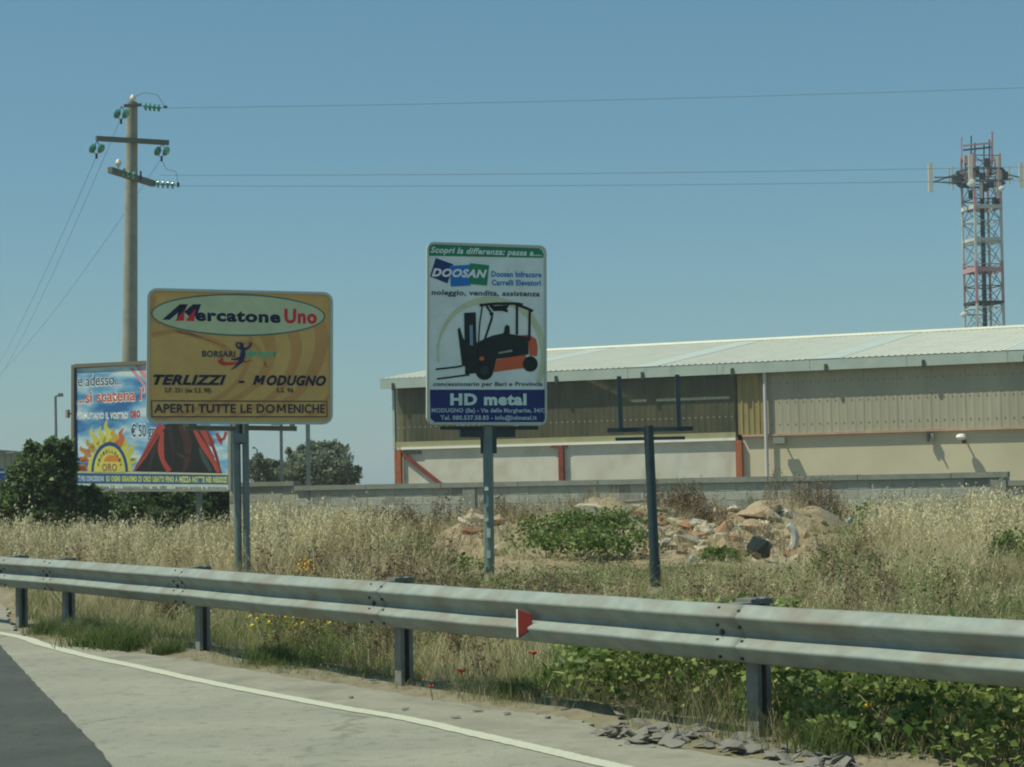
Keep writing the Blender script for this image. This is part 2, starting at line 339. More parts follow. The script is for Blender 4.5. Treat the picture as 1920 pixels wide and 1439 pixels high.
# rust painted columns
for uc, w_ in ((.16, .24), (6.16, .17), (12.22, .2)):
    p = slab(uc - w_ / 2, uc + w_ / 2, -.2, 2.598, -.08, .06).build('column', m_rust if uc != 6.16 else m_rustd, bd)
slab(5.8, 6.36, 2.53, 2.597, -.08, .02).build('column_head', m_rustd, bd)
MB().bar(Fp(.3, 2.47, -.03), Fp(1.95, 1.25, -.03), .1, .12).build('diagonal_brace', m_rustd, bd)
slab(.28, 1.0, 2.45, 2.53, -.08, 0.).build('bracket', m_blackp, bd)
# brown translucent sheeting, one sheet each
def tinted():
    m = bpy.data.materials.new('brown_translucent_sheet'); m.use_nodes = True; n = m.node_tree.nodes; l = m.node_tree.links; p = n['Principled BSDF']
    tc = n.new('ShaderNodeTexCoord'); mp = n.new('ShaderNodeMapping'); mp.inputs['Scale'].default_value = (1.5, 1.5, .8); no = n.new('ShaderNodeTexNoise'); no.inputs['Scale'].default_value = 1.2; no.inputs['Detail'].default_value = 5
    l.new(tc.outputs['Object'], mp.inputs[0]); l.new(mp.outputs[0], no.inputs['Vector'])
    cr = n.new('ShaderNodeValToRGB'); cr.color_ramp.elements[0].color = (.10, .105, .065, 1); cr.color_ramp.elements[1].color = (.165, .15, .085, 1); cr.color_ramp.elements[0].position = .35; cr.color_ramp.elements[1].position = .7
    l.new(no.outputs['Fac'], cr.inputs[0]); l.new(cr.outputs[0], p.inputs['Base Color']); p.inputs['Roughness'].default_value = .35
    t = n.new('ShaderNodeBsdfTransparent'); t.inputs[0].default_value = (.62, .58, .42, 1); mx = n.new('ShaderNodeMixShader'); mx.inputs[0].default_value = .35
    l.new(p.outputs[0], mx.inputs[1]); l.new(t.outputs[0], mx.inputs[2]); l.new(mx.outputs[0], n['Material Output'].inputs[0]); return m
m_tint = tinted()
def ribbed(u0, u1, z0, z1, o, pitch=.25, dep=.03):
    n = max(1, round((u1 - u0) / pitch)); mb = MB(); pr = []
    for i in range(n):
        a = u0 + (u1 - u0) * i / n; s = (u1 - u0) / n
        pr += [(a, 0), (a + s * .55, 0), (a + s * .68, dep), (a + s * .88, dep)]
    pr.append((u1, 0)); k = len(pr)
    mb.add([Fp(a, z0, o + h) for a, h in pr] + [Fp(a, z1, o + h) for a, h in pr], [(i, i + 1, k + i + 1, k + i) for i in range(k - 1)]); return mb
for i in range(12): ribbed(.05 + i * 1.006, .05 + (i + 1) * 1.006 - .004, 2.863, 4.88, -.03, .2, .006).build('translucent_sheet', m_tint, bd)
ribbed(12.2, 13.12, 2.77, 4.88, -.04, .2, .025).build('fibreglass_sheet', m_must, bd)
for i in range(22): ribbed(13.16 + i * 1.03, 13.16 + (i + 1) * 1.03 - .006, 2.768, 4.88, -.02, .256, .006).build('wall_sheet', m_pan, bd)
slab(-.03, .05, 2.6, 4.9, -.1, .02).build('corner_trim', m_fasc, bd)
# screws
sc = MB()
for z in (3.05, 3.75, 4.35):
    for i in range(90): u = 13.3 + i * .256; sc.box(Fp(u, z, -.012), (.022, .022, .03))
sc.build('screws', m_blackp, bd, kind='stuff')
sc = MB()
for i in range(60): u = .2 + i * .2; sc.box(Fp(u, 3.35, -.03), (.03, .03, .03))
sc.build('screws', m_lampw, bd, kind='stuff')
# inside, seen through the sheeting
slab(.4, 12.2, -.2, 3.5, -3.3, -3.1).build('inner_wall', mat('inner_tan', (.42, .33, .18), .9, (.34, .26, .15), .8), bd)
for u in (0.35, 3.2, 6.2, 9.15, 11.95):
    slab(u - .12, u + .12, -.2, 4.85, -.62, -.38).build('frame_column', mat('green_frame', (.30, .34, .24), .6), bd)
tr = MB()
for k in range(6):
    a, b = .35 + k * 1.95, .35 + (k + 1) * 1.95; tr.bar(Fp(a, 4.75, -.7), Fp((a + b) / 2, 4.1, -.7), .06); tr.bar(Fp((a + b) / 2, 4.1, -.7), Fp(b, 4.75, -.7), .06)
tr.bar(Fp(.35, 4.1, -.7), Fp(12, 4.1, -.7), .06); tr.build('truss', m_blackp, bd)
# roof
RZ = 6.55; EO = .28; EZ = 5.02
def roofsheet(u0, u1, o0, z0, o1, z1, smooth_):
    n = 1 if smooth_ else 5; mb = MB(); pr = []
    for i in range(n):
        a = u0 + (u1 - u0) * i / n; s = (u1 - u0) / n
        pr += [(a, 0), (a + s * .5, 0), (a + s * .62, .022), (a + s * .88, .022)] if not smooth_ else [(a, .01)]
    pr.append((u1, 0 if not smooth_ else .01)); k = len(pr)
    mb.add([Fp(a, z0 + h, o0) for a, h in pr] + [Fp(a, z1 + h, o1) for a, h in pr], [(i, i + 1, k + i + 1, k + i) for i in range(k - 1)]); return mb
u = -.35; k = 0
while u < LEN + .2:
    sm = any(abs(u + .5 - c) < .5 for c in (3.05, 8.95, 14.85, 20.75, 26.65, 32.5))
    roofsheet(u, u + .99, EO, EZ, -DEP / 2 + .02, RZ, sm).build('roof_sheet', m_roofs if sm else m_roof, bd)
    u += .995
MB().add([Fp(-.35, RZ + .003, -DEP / 2), Fp(LEN + .2, RZ + .003, -DEP / 2), Fp(LEN + .2, EZ, -DEP - EO), Fp(-.35, EZ, -DEP - EO)], [(0, 1, 2, 3)]).build('rear_roof', m_roof, bd)
MB().tube([Fp(-.36, RZ + .03, -DEP / 2), Fp(LEN + .2, RZ + .03, -DEP / 2)], .09, 6).build('ridge_cap', m_roof, bd)
u = -.35
while u < LEN:
    slab(u, min(u + 2.99, LEN + .2), 4.68, 5.012, .15, .27).build('fascia', m_fasc, bd); u += 3.
for k in range(13):
    uu = .15 + 3 * k; slab(uu - .045, uu + .045, 4.62, 4.86, .272, .31).build('gutter_bracket', m_blackp, bd)
MB().tube([Fp(13.14, -.1, .10), Fp(13.14, 4.72, .10)], .06, 10).build('downpipe', m_pipe, bd, smooth=True)
def wall_light(u, z, label, kind_):
    t = thing('wall_light', label, 'lamp', Fp(u, z, 0), 'lights on the warehouse wall')
    MB().bar(Fp(u, z + .05, -.1), Fp(u, z + .05, .24), .04).build('arm', m_blackp, t)
    if kind_ == 0:
        MB().box(Fp(u, z, .24), (.36, .22, .2), (D, N, (0, 0, 1))).build('housing', mat('lamp_grey', (.25, .26, .22), .6), t); MB().box(Fp(u, z - .11, .26), (.28, .16, .03), (D, N, (0, 0, 1))).build('glass', m_blackp, t)
    elif kind_ == 1:
        MB().box(Fp(u - .06, z, .05), (.07, .1, .3), (D, N, (0, 0, 1))).build('housing', m_blackp, t); MB().box(Fp(u + .06, z - .02, .05), (.09, .1, .22), (D, N, (0, 0, 1))).build('lamp_head', mat('lamp_grey', (.25, .26, .22), .6), t)
    else:
        MB().tube([Fp(u, z + .1, .26), Fp(u, z + .07, .26), Fp(u, z, .26), Fp(u, z - .08, .26)], [.06, .13, .16, .1], 12).build('lamp_shade', m_lampw, t, smooth=True); MB().box(Fp(u + .08, z - .13, .2), (.12, .1, .12)).build('gear_box', m_rustd, t)
wall_light(13.62, 2.55, 'grey box floodlight beside the white downpipe on the warehouse wall', 0)
wall_light(18.24, 2.55, 'small dark twin lamp on the warehouse wall between two bigger lamps', 1)
wall_light(19.2, 2.5, 'round white lamp furthest right on the warehouse wall', 2)

# ------------------------------------------------------------ boundary wall of concrete blocks
W0 = at(1700, 900, 41); 
def Wp(px): q = onp(px, 900, W0, N); return q
U0 = 0.
def wu(px): return (Wp(px) - W0) @ D
def Wf(u, z, o=0.): return np.array([W0[0], W0[1], 0]) + D * u + N * o + np.array([0, 0, z])
def wslab(u0, u1, z0, z1, o0, o1): return MB().hexa([Wf(u0, z0, o1), Wf(u1, z0, o1), Wf(u1, z0, o0), Wf(u0, z0, o0), Wf(u0, z1, o1), Wf(u1, z1, o1), Wf(u1, z1, o0), Wf(u0, z1, o0)])
uL, uM, uR, uE = wu(430), wu(553), wu(1890), wu(2400)
proto_blocks = []
for mm in m_blk:
    b = MB(); e = .01; a, c, h = .2475, .004, .0975
    b.add([D * sx * (a - k * e) + N * (c if k == 0 else c + .006) * 1 + np.array([0, 0, sz * (h - k * e)]) for k in (0, 1) for sx, sz in ((-1, -1), (1, -1), (1, 1), (-1, 1))] + [D * sx * a - N * .05 + np.array([0, 0, sz * h]) for sx, sz in ((-1, -1), (1, -1), (1, 1), (-1, 1))],
          [(4, 5, 6, 7), (0, 1, 5, 4), (1, 2, 6, 5), (2, 3, 7, 6), (3, 0, 4, 7), (8, 9, 1, 0), (9, 10, 2, 1), (10, 11, 3, 2), (11, 8, 0, 3)])
    me = bpy.data.meshes.new('block'); me.from_pydata([tuple(v) for v in b.v], [], b.f); me.materials.append(mm)
    bm = bmesh.new(); bm.from_mesh(me); bmesh.ops.recalc_face_normals(bm, faces=bm.faces); bm.to_mesh(me); bm.free(); proto_blocks.append(me)
def wall(name_label, u0, u1, top, z_first=0.):
    t = thing('block_wall', name_label, 'wall', Wf((u0 + u1) / 2, 0, -.1), 'boundary wall sections')
    loc = np.array(t.location); wslab(u0, u1, -.3, top - .12, -.2, 0).build('mortar_core', m_mort, t)
    v0 = u0
    while v0 < u1 - .01:
        v1 = min(v0 + 1.99, u1); wslab(v0 + .004, v1, top - .119, top - random.uniform(0, .012), -.26, .07).build('coping_stone', m_cope, t); v0 += 2.
    r = 0; z = top - .12 - .1
    while z > .0:
        a = u0 + (.25 if r % 2 else .5) - .0
        while a < u1 - .2:
            me = random.choices(proto_blocks, (5, 4, 1))[0]
            o = bpy.data.objects.new('block', me); COL.objects.link(o); o.parent = t; o.location = [float(q) for q in (Wf(a, z, random.uniform(-.003, .003)) - loc)]
            a += .5
        z -= .2; r += 1
    return t
wl = wall('grey block wall section stepped up highest, behind the twin sign posts', uL, uM, 1.57)
wm = wall('long grey block wall section in front of the warehouse', uM + .01, uR, 1.45)
wr = wall('grey block wall section stepped down at the right, past the end pillar', uR + .01, uE, 1.27)
for px in (1503, 1872, 880):
    u_ = wu(px); wslab(u_ - .16, u_ + .16, -.2, 1.325, .0, .052).build('pillar', m_cope, wm)

# ------------------------------------------------------------ sign helpers
FLAT = {}
GAIN = 1.0
def flat(rgb, rough=.5):
    k = tuple(min(255, int(q * GAIN)) for q in rgb)
    if k not in FLAT:
        c = srgb(*k); c2 = tuple(q * .86 for q in c)
        FLAT[k] = mat('print_%d_%d_%d' % k, c, rough, c2, 3.)
    return FLAT[k]
class Sign:
    def __init__(s, c4, Y, theta):
        cx, cy = [sum(p[i] for p in c4) / 4 for i in (0, 1)]; s.n = np.array([math.sin(theta), -math.cos(theta), 0]); s.P0 = at(cx, cy, Y)
        q = [onp(*p, s.P0, s.n) for p in c4]  # TL TR BR BL
        U = (q[1] - q[0]) + (q[2] - q[3]); U /= np.linalg.norm(U); s.U = U; s.V = np.cross(s.n, U) * -1
        if s.V[2] < 0: s.V = -s.V
        s.c = sum(q) / 4; s.w = (np.linalg.norm(q[1] - q[0]) + np.linalg.norm(q[2] - q[3])) / 2; s.h = (np.linalg.norm(q[3] - q[0]) + np.linalg.norm(q[2] - q[1])) / 2
        s.k = 0
    def loc(s, px, py): q = onp(px, py, s.c, s.n) - s.c; return q @ s.U, q @ s.V
    def pt(s, a, b, o=0.): return s.c + s.U * a + s.V * b + s.n * o
    def rr(s, w, h, r, o, n=6):
        P = []
        for cx, cy, a0 in ((w / 2 - r, h / 2 - r, 0), (-w / 2 + r, h / 2 - r, 90), (-w / 2 + r, -h / 2 + r, 180), (w / 2 - r, -h / 2 + r, 270)):
            for k in range(n + 1): t = math.radians(a0 + 90 * k / n); P.append(s.pt(cx + r * math.cos(t), cy + r * math.sin(t), o))
        return P
    def ring(s, w, h, r, bw, o0, o1, m, parent, name='frame'):
        A, B, Cc, Dd = s.rr(w, h, r, o0), s.rr(w - 2 * bw, h - 2 * bw, max(.01, r - bw), o0), s.rr(w, h, r, o1), s.rr(w - 2 * bw, h - 2 * bw, max(.01, r - bw), o1)
        n = len(A); mb = MB(); f = []
        for i in range(n):
            j = (i + 1) % n; f += [(i, j, 2 * n + j, 2 * n + i), (n + i, n + j, 3 * n + j, 3 * n + i), (2 * n + i, 2 * n + j, 3 * n + j, 3 * n + i), (i, j, n + j, n + i)]
        mb.add(A + B + Cc + Dd, f); return mb.build(name, m, parent)
    def print_px(s, polys, rgb, parent, name, lay):
        mb = MB()
        for poly in polys: mb.sheet([s.pt(*s.loc(*p), .004 + .0015 * lay) for p in poly])
        return mb.build(name, flat(rgb), parent, fixn=False)
    def stroke(s, pts, ws, rgb, parent, name, lay):
        pts = catmull([(*p, 0) for p in pts], 6); n = len(pts); L, R = [], []
        for i, p in enumerate(pts):
            d = pts[min(i + 1, n - 1)] - pts[max(i - 1, 0)]; d = d / (np.linalg.norm(d) + 1e-9); t = i / (n - 1); w_ = np.interp(t, np.linspace(0, 1, len(ws)), ws) / 2
            L.append((p[0] - d[1] * w_, p[1] + d[0] * w_)); R.append((p[0] + d[1] * w_, p[1] - d[0] * w_))
        mb = MB(); mb.add([s.pt(*s.loc(*q), .004 + .0015 * lay) for q in L + R], [(i, i + 1, n + i + 1, n + i) for i in range(n - 1)]); return mb.build(name, flat(rgb), parent, fixn=False)
    def text(s, txt, x0, yb, x1, cap, rgb, parent, lay=3, bold=.0, shear=0., slope=0., name='lettering', ref=None):
        """left x, baseline y, right x, cap height (px); slope = change of baseline y over the width"""
        cu = bpy.data.curves.new(name, 'FONT'); cu.body = txt; cu.size = 1; cu.offset = bold; cu.shear = shear; cu.resolution_u = 3; cu.space_character = 1.0 + bold * 2.2
        to = bpy.data.objects.new(name, cu); COL.objects.link(to); bpy.context.view_layer.update()
        me = bpy.data.meshes.new_from_object(to.evaluated_get(bpy.context.evaluated_depsgraph_get())); bpy.data.objects.remove(to)
        co = np.zeros(len(me.vertices) * 3); me.vertices.foreach_get('co', co); co = co.reshape(-1, 3)
        mnx, mxx = co[:, 0].min(), co[:, 0].max(); CAP = .70
        l0 = s.loc(x0, yb); l1 = s.loc(x1, yb + slope); lt = s.loc(x0, yb - cap); H = lt[1] - l0[1]
        t = (co[:, 0] - mnx) / (mxx - mnx); a_ = l0[0] + (l1[0] - l0[0]) * t; b_ = l0[1] + (l1[1] - l0[1]) * t + co[:, 1] / CAP * H
        par = wloc(parent)
        for i, v in enumerate(me.vertices): v.co = V3(s.pt(a_[i], b_[i], .004 + .0015 * lay)) - par
        me.materials.clear(); me.materials.append(flat(rgb)); me.name = name
        o = bpy.data.objects.new(name, me); COL.objects.link(o); o.parent = parent; return o
def mglyph(S_, x0, x1, yb, cap, sh_, st, rgb, parent, lay=3):
    t = yb - cap; k = sh_; f = lambda x, y: (x + k * (yb - y), y); m = (x0 + x1) / 2
    S_.print_px([[f(x0, yb), f(x0, t), f(x0 + st, t), f(x0 + st, yb)], [f(x1 - st, yb), f(x1 - st, t), f(x1, t), f(x1, yb)], [f(x0 + st * .2, t), f(x0 + st * 1.25, t), f(m + st * .45, yb - cap * .22), f(m - st * .45, yb - cap * .22)], [f(x1 - st * .2, t), f(x1 - st * 1.25, t), f(m - st * .4, yb - cap * .24), f(m + st * .4, yb - cap * .24)]], rgb, parent, 'lettering', lay)
def ell(cx, cy, rx, ry, a0=0, a1=360, n=40, rot=0.):
    o = []
    for k in range(n + (0 if a1 - a0 == 360 else 1)):
        t = math.radians(a0 + (a1 - a0) * k / n); x, y = rx * math.cos(t), ry * math.sin(t); o.append((cx + x * math.cos(rot) - y * math.sin(rot), cy + x * math.sin(rot) + y * math.cos(rot)))
    return o

# ------------------------------------------------------------ yellow shop sign
GAIN = 1.5
S = Sign([(274, 541), (622, 548), (626, 797), (276, 794)], 25.2, math.radians(15)); G0 = float(gz(*S.c[:2])); base = np.array([S.c[0], S.c[1], 0])
sg = thing('shop_sign', 'wide mustard yellow advertising sign with oval shop logo on twin posts', 'sign', (S.c[0], S.c[1], 0))
mb = MB(); mb.prism(S.rr(S.w - .01, S.h - .01, .12, -.03), S.n * .03); mb.build('board', flat((162, 128, 76)), sg)
S.ring(S.w, S.h, .13, .035, -.045, .022, m_alu, sg)
MUS, SWI, NVY, CRM = (162, 128, 76), (154, 112, 68), (22, 28, 48), (148, 152, 120)
def clipx(p): return (min(max(p[0], 281), 618), min(max(p[1], 551), 788))
for pts, ws in (([(283, 598), (330, 618), (400, 640), (440, 668), (442, 690)], (5, 9, 11, 7, 1)), ([(284, 628), (330, 622), (380, 634), (425, 652)], (9, 6, 4, 1)),
                ([(500, 628), (508, 655), (500, 690), (470, 730), (400, 770), (350, 785)], (26, 20, 16, 11, 7, 2)), ([(548, 622), (556, 650), (548, 690), (520, 735), (470, 768), (420, 784)], (22, 20, 16, 12, 8, 3)),
                ([(596, 595), (604, 640), (590, 690), (560, 735), (510, 770), (480, 784)], (22, 24, 20, 14, 10, 3)), ([(470, 632), (466, 668), (450, 710), (400, 752), (330, 780), (290, 786)], (8, 10, 8, 8, 6, 2)),
                ([(290, 556), (283, 590)], (10, 3)), ([(440, 640), (480, 650), (500, 690)], (3, 8, 3)), ([(560, 786), (600, 770), (616, 740)], (2, 10, 4))):
    S.stroke(pts, ws, SWI, sg, 'swirl', 0)
S.print_px([ell(446.5, 591, 163.5, 39.5, n=48, rot=.018)], (70, 90, 84), sg, 'oval_border', 1); S.print_px([ell(446.5, 591, 160.5, 36.5, n=48, rot=.018)], CRM, sg, 'oval', 2)
S.text('ercatone', 366, 601, 526, 21, NVY, sg, 3, .045, 0, 4); S.text('Uno', 533, 605, 594, 25, (165, 40, 48), sg, 3, .045, 0, 1.5)
for poly, c in (([(304, 600), (337, 571), (352, 571), (318, 600)], NVY), ([(337, 571), (352, 571), (338, 601), (331, 601)], NVY), ([(345, 585), (362, 571), (377, 571), (371, 587), (361, 600)], NVY), ([(328, 602), (346, 582), (345, 602)], (165, 40, 48)), ([(348, 602), (366, 580), (364, 603)], (165, 40, 48))):
    S.print_px([poly], c, sg, 'logo_letter', 3 if c == NVY else 4)
S.text('BORSARI', 379, 669, 441, 11, (52, 52, 60), sg, 3, .03, 0, 1); S.text('SPORT', 462, 670, 520, 11, (48, 140, 104), sg, 3, .03, 0, 1)
for pts, ws in (([(456, 652), (455, 665), (452, 676), (445, 685), (433, 694)], (7, 10, 9, 4, 1.5)), ([(456, 655), (446, 652), (443, 645), (452, 643)], (5, 4, 3, 2)), ([(458, 655), (466, 652), (472, 643)], (5, 4, 2)), ([(454, 670), (442, 674), (433, 674)], (5, 4, 2))):
    S.stroke(pts, ws, (30, 40, 66), sg, 'logo_figure', 5)
S.print_px([ell(453, 648, 4, 5, n=12)], (30, 40, 66), sg, 'logo_figure', 5)
S.stroke([(412, 674), (420, 682), (445, 681), (474, 676)], (12, 7, 4, 1), (150, 52, 44), sg, 'swoosh', 4)
S.text('TERLIZZI', 287, 721, 424, 17.5, (26, 32, 50), sg, 3, .045, .3, .5); S.text('-', 447, 721, 458, 14, (26, 32, 50), sg, 3, .06); S.text('ODUGNO', 500, 722, 611, 17.5, (26, 32, 50), sg, 3, .045, .3, 1); mglyph(S, 474, 493, 722, 17.5, .3, 5., (26, 32, 50), sg)
S.text('S.P. 231 (ex S.S. 98)', 309, 736, 396, 8.5, (44, 44, 44), sg, 3, .02, 0, .5); S.text('S.S. 96', 518, 736, 550, 8.5, (44, 44, 44), sg, 3, .02, 0, .3)
for a_, b_ in (((284, 752), (613, 753)), ((613, 753), (613, 782)), ((613, 782), (285, 782)), ((285, 782), (284, 752))):
    S.stroke([a_, b_], (1.8, 1.8), (44, 50, 60), sg, 'box_outline', 2)
S.text('APERTI TUTTE LE DO', 289, 774, 515, 16, (44, 46, 54), sg, 3, .026, 0, .4); mglyph(S, 519, 536, 774.5, 16, 0, 3.4, (44, 46, 54), sg); S.text('ENICHE', 540, 774.5, 609, 16, (44, 46, 54), sg, 3, .026, 0, .1)
Yp = S.c[1] + .12
def ppt(px, py, Y=None): return at(px, py, Yp if Y is None else Y)
def spt(px, py, o): return onp(px, py, S.c + S.n * o, S.n)
for px in (443.5, 460): # twin posts
    p = ppt(px, 800); MB().tube([(p[0], p[1], -.4), (p[0], p[1], p[2] + .9)], .051 if px < 450 else .045, 12).build('post', m_sgalv, sg, smooth=True)
p = ppt(451.5, 812); MB().box((p[0], p[1] + .02, p[2] + .05), (.05, .04, .4)).build('post_joint', m_blackp, sg)
p = ppt(451, 822, Yp - .07); MB().box(p, (.21, .05, .12), (S.U, S.n, S.V)).build('clamp', m_sgalv, sg)
for x0, x1 in ((345, 443), (461, 556)):
    a_, b_ = spt(x0, 803, -.1), spt(x1, 804.5, -.1); up = np.array([0, 0, .012])
    mb = MB(); mb.bar(a_ + up * 2, b_ + up * 2, .09, .02); mb.bar(a_ + up * -.6 + np.array([0, .03, 0]), b_ - up * .6 + np.array([0, .03, 0]), .02, .045); mb.build('crossbar', m_galv, sg)
for px in (385, 517): MB().box(onp(px, 795.5, S.c, S.n) + S.n * .01, (.12, .07, .035), (S.U, S.n, S.V)).build('edge_clamp', m_alu, sg)
for px in (350, 548): a_, b_ = spt(px, 560, -.08), spt(px, 800, -.08); MB().bar(a_, b_, .06).build('backing_upright', m_sgalv, sg)

# ------------------------------------------------------------ forklift dealer sign
GAIN = 1.27
S = Sign([(797, 454), (1021, 461), (1028, 798), (803, 796)], 26, math.radians(15))
sg = thing('dealer_sign', 'tall white advertising sign with an orange forklift picture and blue foot', 'sign', (S.c[0], S.c[1], 0))
mb = MB(); mb.prism(S.rr(S.w - .01, S.h - .01, .09, -.03), S.n * .03); mb.build('board', flat((196, 208, 196)), sg)
S.ring(S.w, S.h, .1, .028, -.045, .022, m_alu, sg)
WHT, BLK = (196, 208, 196), (22, 32, 30)
S.print_px([[(803, 470), (806, 462), (812, 459), (1010, 466), (1016, 470), (1019, 477), (1018, 484), (804, 480)]], (22, 112, 82), sg, 'top_band', 0)
S.text('Scopri la differenza: passa a....', 807, 474, 1015, 11, (190, 208, 192), sg, 1, .03, .25, 6.5)
S.print_px([[(817, 484), (850, 496), (839, 532), (806, 519)]], (28, 46, 96), sg, 'logo_tile', 0); S.print_px([[(843, 499), (881, 497), (882, 536), (845, 538)]], (24, 104, 168), sg, 'logo_tile', 1); S.print_px([[(881, 494), (917, 498), (913, 536), (880, 533)]], (24, 116, 84), sg, 'logo_tile', 2)
S.text('DOOSAN', 809, 518, 913, 14, (214, 224, 210), sg, 4, .05, .3, 3)
S.text('Doosan Infracore', 921, 519, 1015, 10, (48, 112, 168), sg, 1, .035, 0, 1.5); S.text('Carrelli Elevatori', 922, 535, 1014, 10, (48, 112, 168), sg, 1, .035, 0, 1)
S.text('noleggio, vendita, assistenza', 809, 553, 1012, 9.5, (62, 76, 88), sg, 1, .03, .1, 3)
arc = [(822, 680), (822, 645), (835, 610), (858, 583), (892, 566), (930, 563), (970, 575), (1000, 602), (1016, 640), (1019, 680), (1008, 722)]
S.stroke(arc, (3, 4, 7, 9, 12, 12, 12, 12, 11, 11, 8), (178, 180, 146), sg, 'ring', 0)
ORG = (178, 84, 52)
S.print_px([[(926, 676), (986, 664), (986, 690), (926, 698)], [(960, 630), (992, 628), (1005, 636), (1008, 650), (1007, 668), (993, 668), (990, 640)]], ORG, sg, 'forklift_body', 1)
S.print_px([[(870, 587), (892, 586), (893, 640), (897, 650), (897, 700), (872, 702)], [(895, 642), (922, 630), (945, 625), (990, 632), (991, 665), (930, 674), (925, 698), (895, 700)], [(944, 626), (946, 614), (950, 609), (955, 612), (956, 626)], [(858, 618), (862, 614), (868, 634), (872, 640), (872, 688), (866, 684)]], BLK, sg, 'forklift_cab', 2)
for pts, w_ in (([(899, 573), (930, 570), (968, 570), (980, 572)], 5), ([(966, 571), (986, 578), (999, 584)], 5), ([(969, 572), (969, 628)], 4.5), ([(993, 582), (992, 640)], 4.5), ([(904, 575), (899, 610), (897, 645)], 2.6), ([(912, 574), (922, 592), (917, 612), (909, 636)], 4), ([(918, 574), (952, 584)], 5), ([(817, 693), (864, 687), (869, 680)], 3.2), ([(819, 711), (850, 707), (880, 703)], 3.2), ([(925, 588), (918, 590)], 5)):
    S.stroke(pts, (w_, w_), BLK, sg, 'forklift_frame', 3)
S.print_px([[(918, 575), (955, 572), (948, 583), (925, 584)]], BLK, sg, 'forklift_roof', 3)
S.print_px([ell(908, 695, 17, 18, n=20)], (16, 28, 28), sg, 'forklift_wheel', 4); S.print_px([ell(994, 683, 14, 14.5, n=20)], (16, 28, 28), sg, 'forklift_wheel', 4)
S.print_px([ell(908, 695, 8, 9, n=16)], (34, 50, 50), sg, 'forklift_hub', 5); S.print_px([[(880, 610), (886, 610), (887, 648), (881, 648)]], (110, 130, 150), sg, 'forklift_cylinder', 3)
S.print_px([ell(903, 673, 5, 4, n=10)], ORG, sg, 'forklift_lamp', 5); S.print_px([[(934, 661), (960, 656), (960, 660), (934, 664)]], (120, 135, 125), sg, 'forklift_badge', 3)
S.text('concessionario per Bari e Provincia', 812, 724, 1017, 7.5, (56, 74, 76), sg, 3, .025, .1, 0)
S.print_px([[(806, 731), (1024, 731), (1025, 784), (1020, 792), (815, 792), (807, 785)]], (22, 38, 92), sg, 'bottom_band', 1)
S.text('HD metal', 844, 759, 987, 20, (178, 196, 188), sg, 2, .05); S.text('MODUGNO (Ba) - Via delle Margherite, 34/C', 809, 773.5, 1022, 7.5, (150, 170, 172), sg, 2, .03); S.text('Tel. 080.537.58.83 - info@hdmetal.it', 826, 787.5, 1006, 8, (150, 170, 172), sg, 2, .03)
Yp = S.c[1] + .1; g = float(gz(S.c[0], Yp)); p = ppt(916.5, 800, Yp)
MB().tube([(p[0] - .035, p[1], -.3), (p[0], p[1], p[2] + 1.6)], .072, 14).build('post', m_sgalv, sg, smooth=True)
for x0, x1, y_, hh in ((824, 1008, 803, .05), (862, 965, 812, .12)):
    MB().bar(spt(x0, y_, -.12), spt(x1, y_, -.12), .08, hh).build('crossbar', m_navy, sg)
a_ = ppt(916, 826, Yp + .02); MB().box(a_, (.22, .1, .36)).build('bracket', m_navy, sg)
for px in (866, 967): MB().box(onp(px, 796.5, S.c, S.n) + S.n * .01, (.07, .07, .04), (S.U, S.n, S.V)).build('edge_clamp', m_alu, sg)
for px in (850, 980): MB().bar(spt(px, 470, -.08), spt(px, 800, -.08), .06).build('backing_upright', m_sgalv, sg)
for py, c, hh in ((917, (190, 200, 190), .045), (948, (120, 140, 140), .05), (975, (170, 180, 168), .04), (1000, (165, 175, 165), .12), (1040, (150, 160, 150), .1)):
    q = ppt(912 if hh < .1 else 916, py, Yp - .075); MB().box(q, (.05, .012, hh)).build('sticker', flat(c), sg)

GAIN = 1.0
# ------------------------------------------------------------ empty sign frame
Yp = 24.2; a_ = ppt(1216, 806, Yp); fr = thing('empty_sign_frame', 'empty dark blue sign frame, two bare uprights on a single post', 'sign frame', (a_[0], a_[1], 0))
b_ = ppt(1228, 1112, Yp)
MB().tube([(b_[0] + .02, b_[1], -.3), (a_[0], a_[1], a_[2] + .05)], .062, 14).build('post', m_navy, fr, smooth=True)
MB().tube([(b_[0] + .012, b_[1], float(gz(b_[0], b_[1])) - .05), (b_[0] + .006, b_[1], float(gz(b_[0], b_[1])) + .32)], .07, 14).build('post_sleeve', m_navy, fr, smooth=True)
MB().bar(ppt(1138, 807.5, Yp), ppt(1299, 804, Yp), .10, .055).build('crossbar', m_navy, fr); MB().bar(ppt(1154, 824, Yp), ppt(1284, 821.5, Yp), .09, .04).build('crossbar', m_navy, fr)
for x0, x1 in ((1160.5, 1164), (1269.5, 1273)): MB().bar(ppt(x0, 706 if x0 < 1200 else 703, Yp - .06), ppt(x1, 804, Yp - .06), .055, .06).build('upright', m_navy, fr)

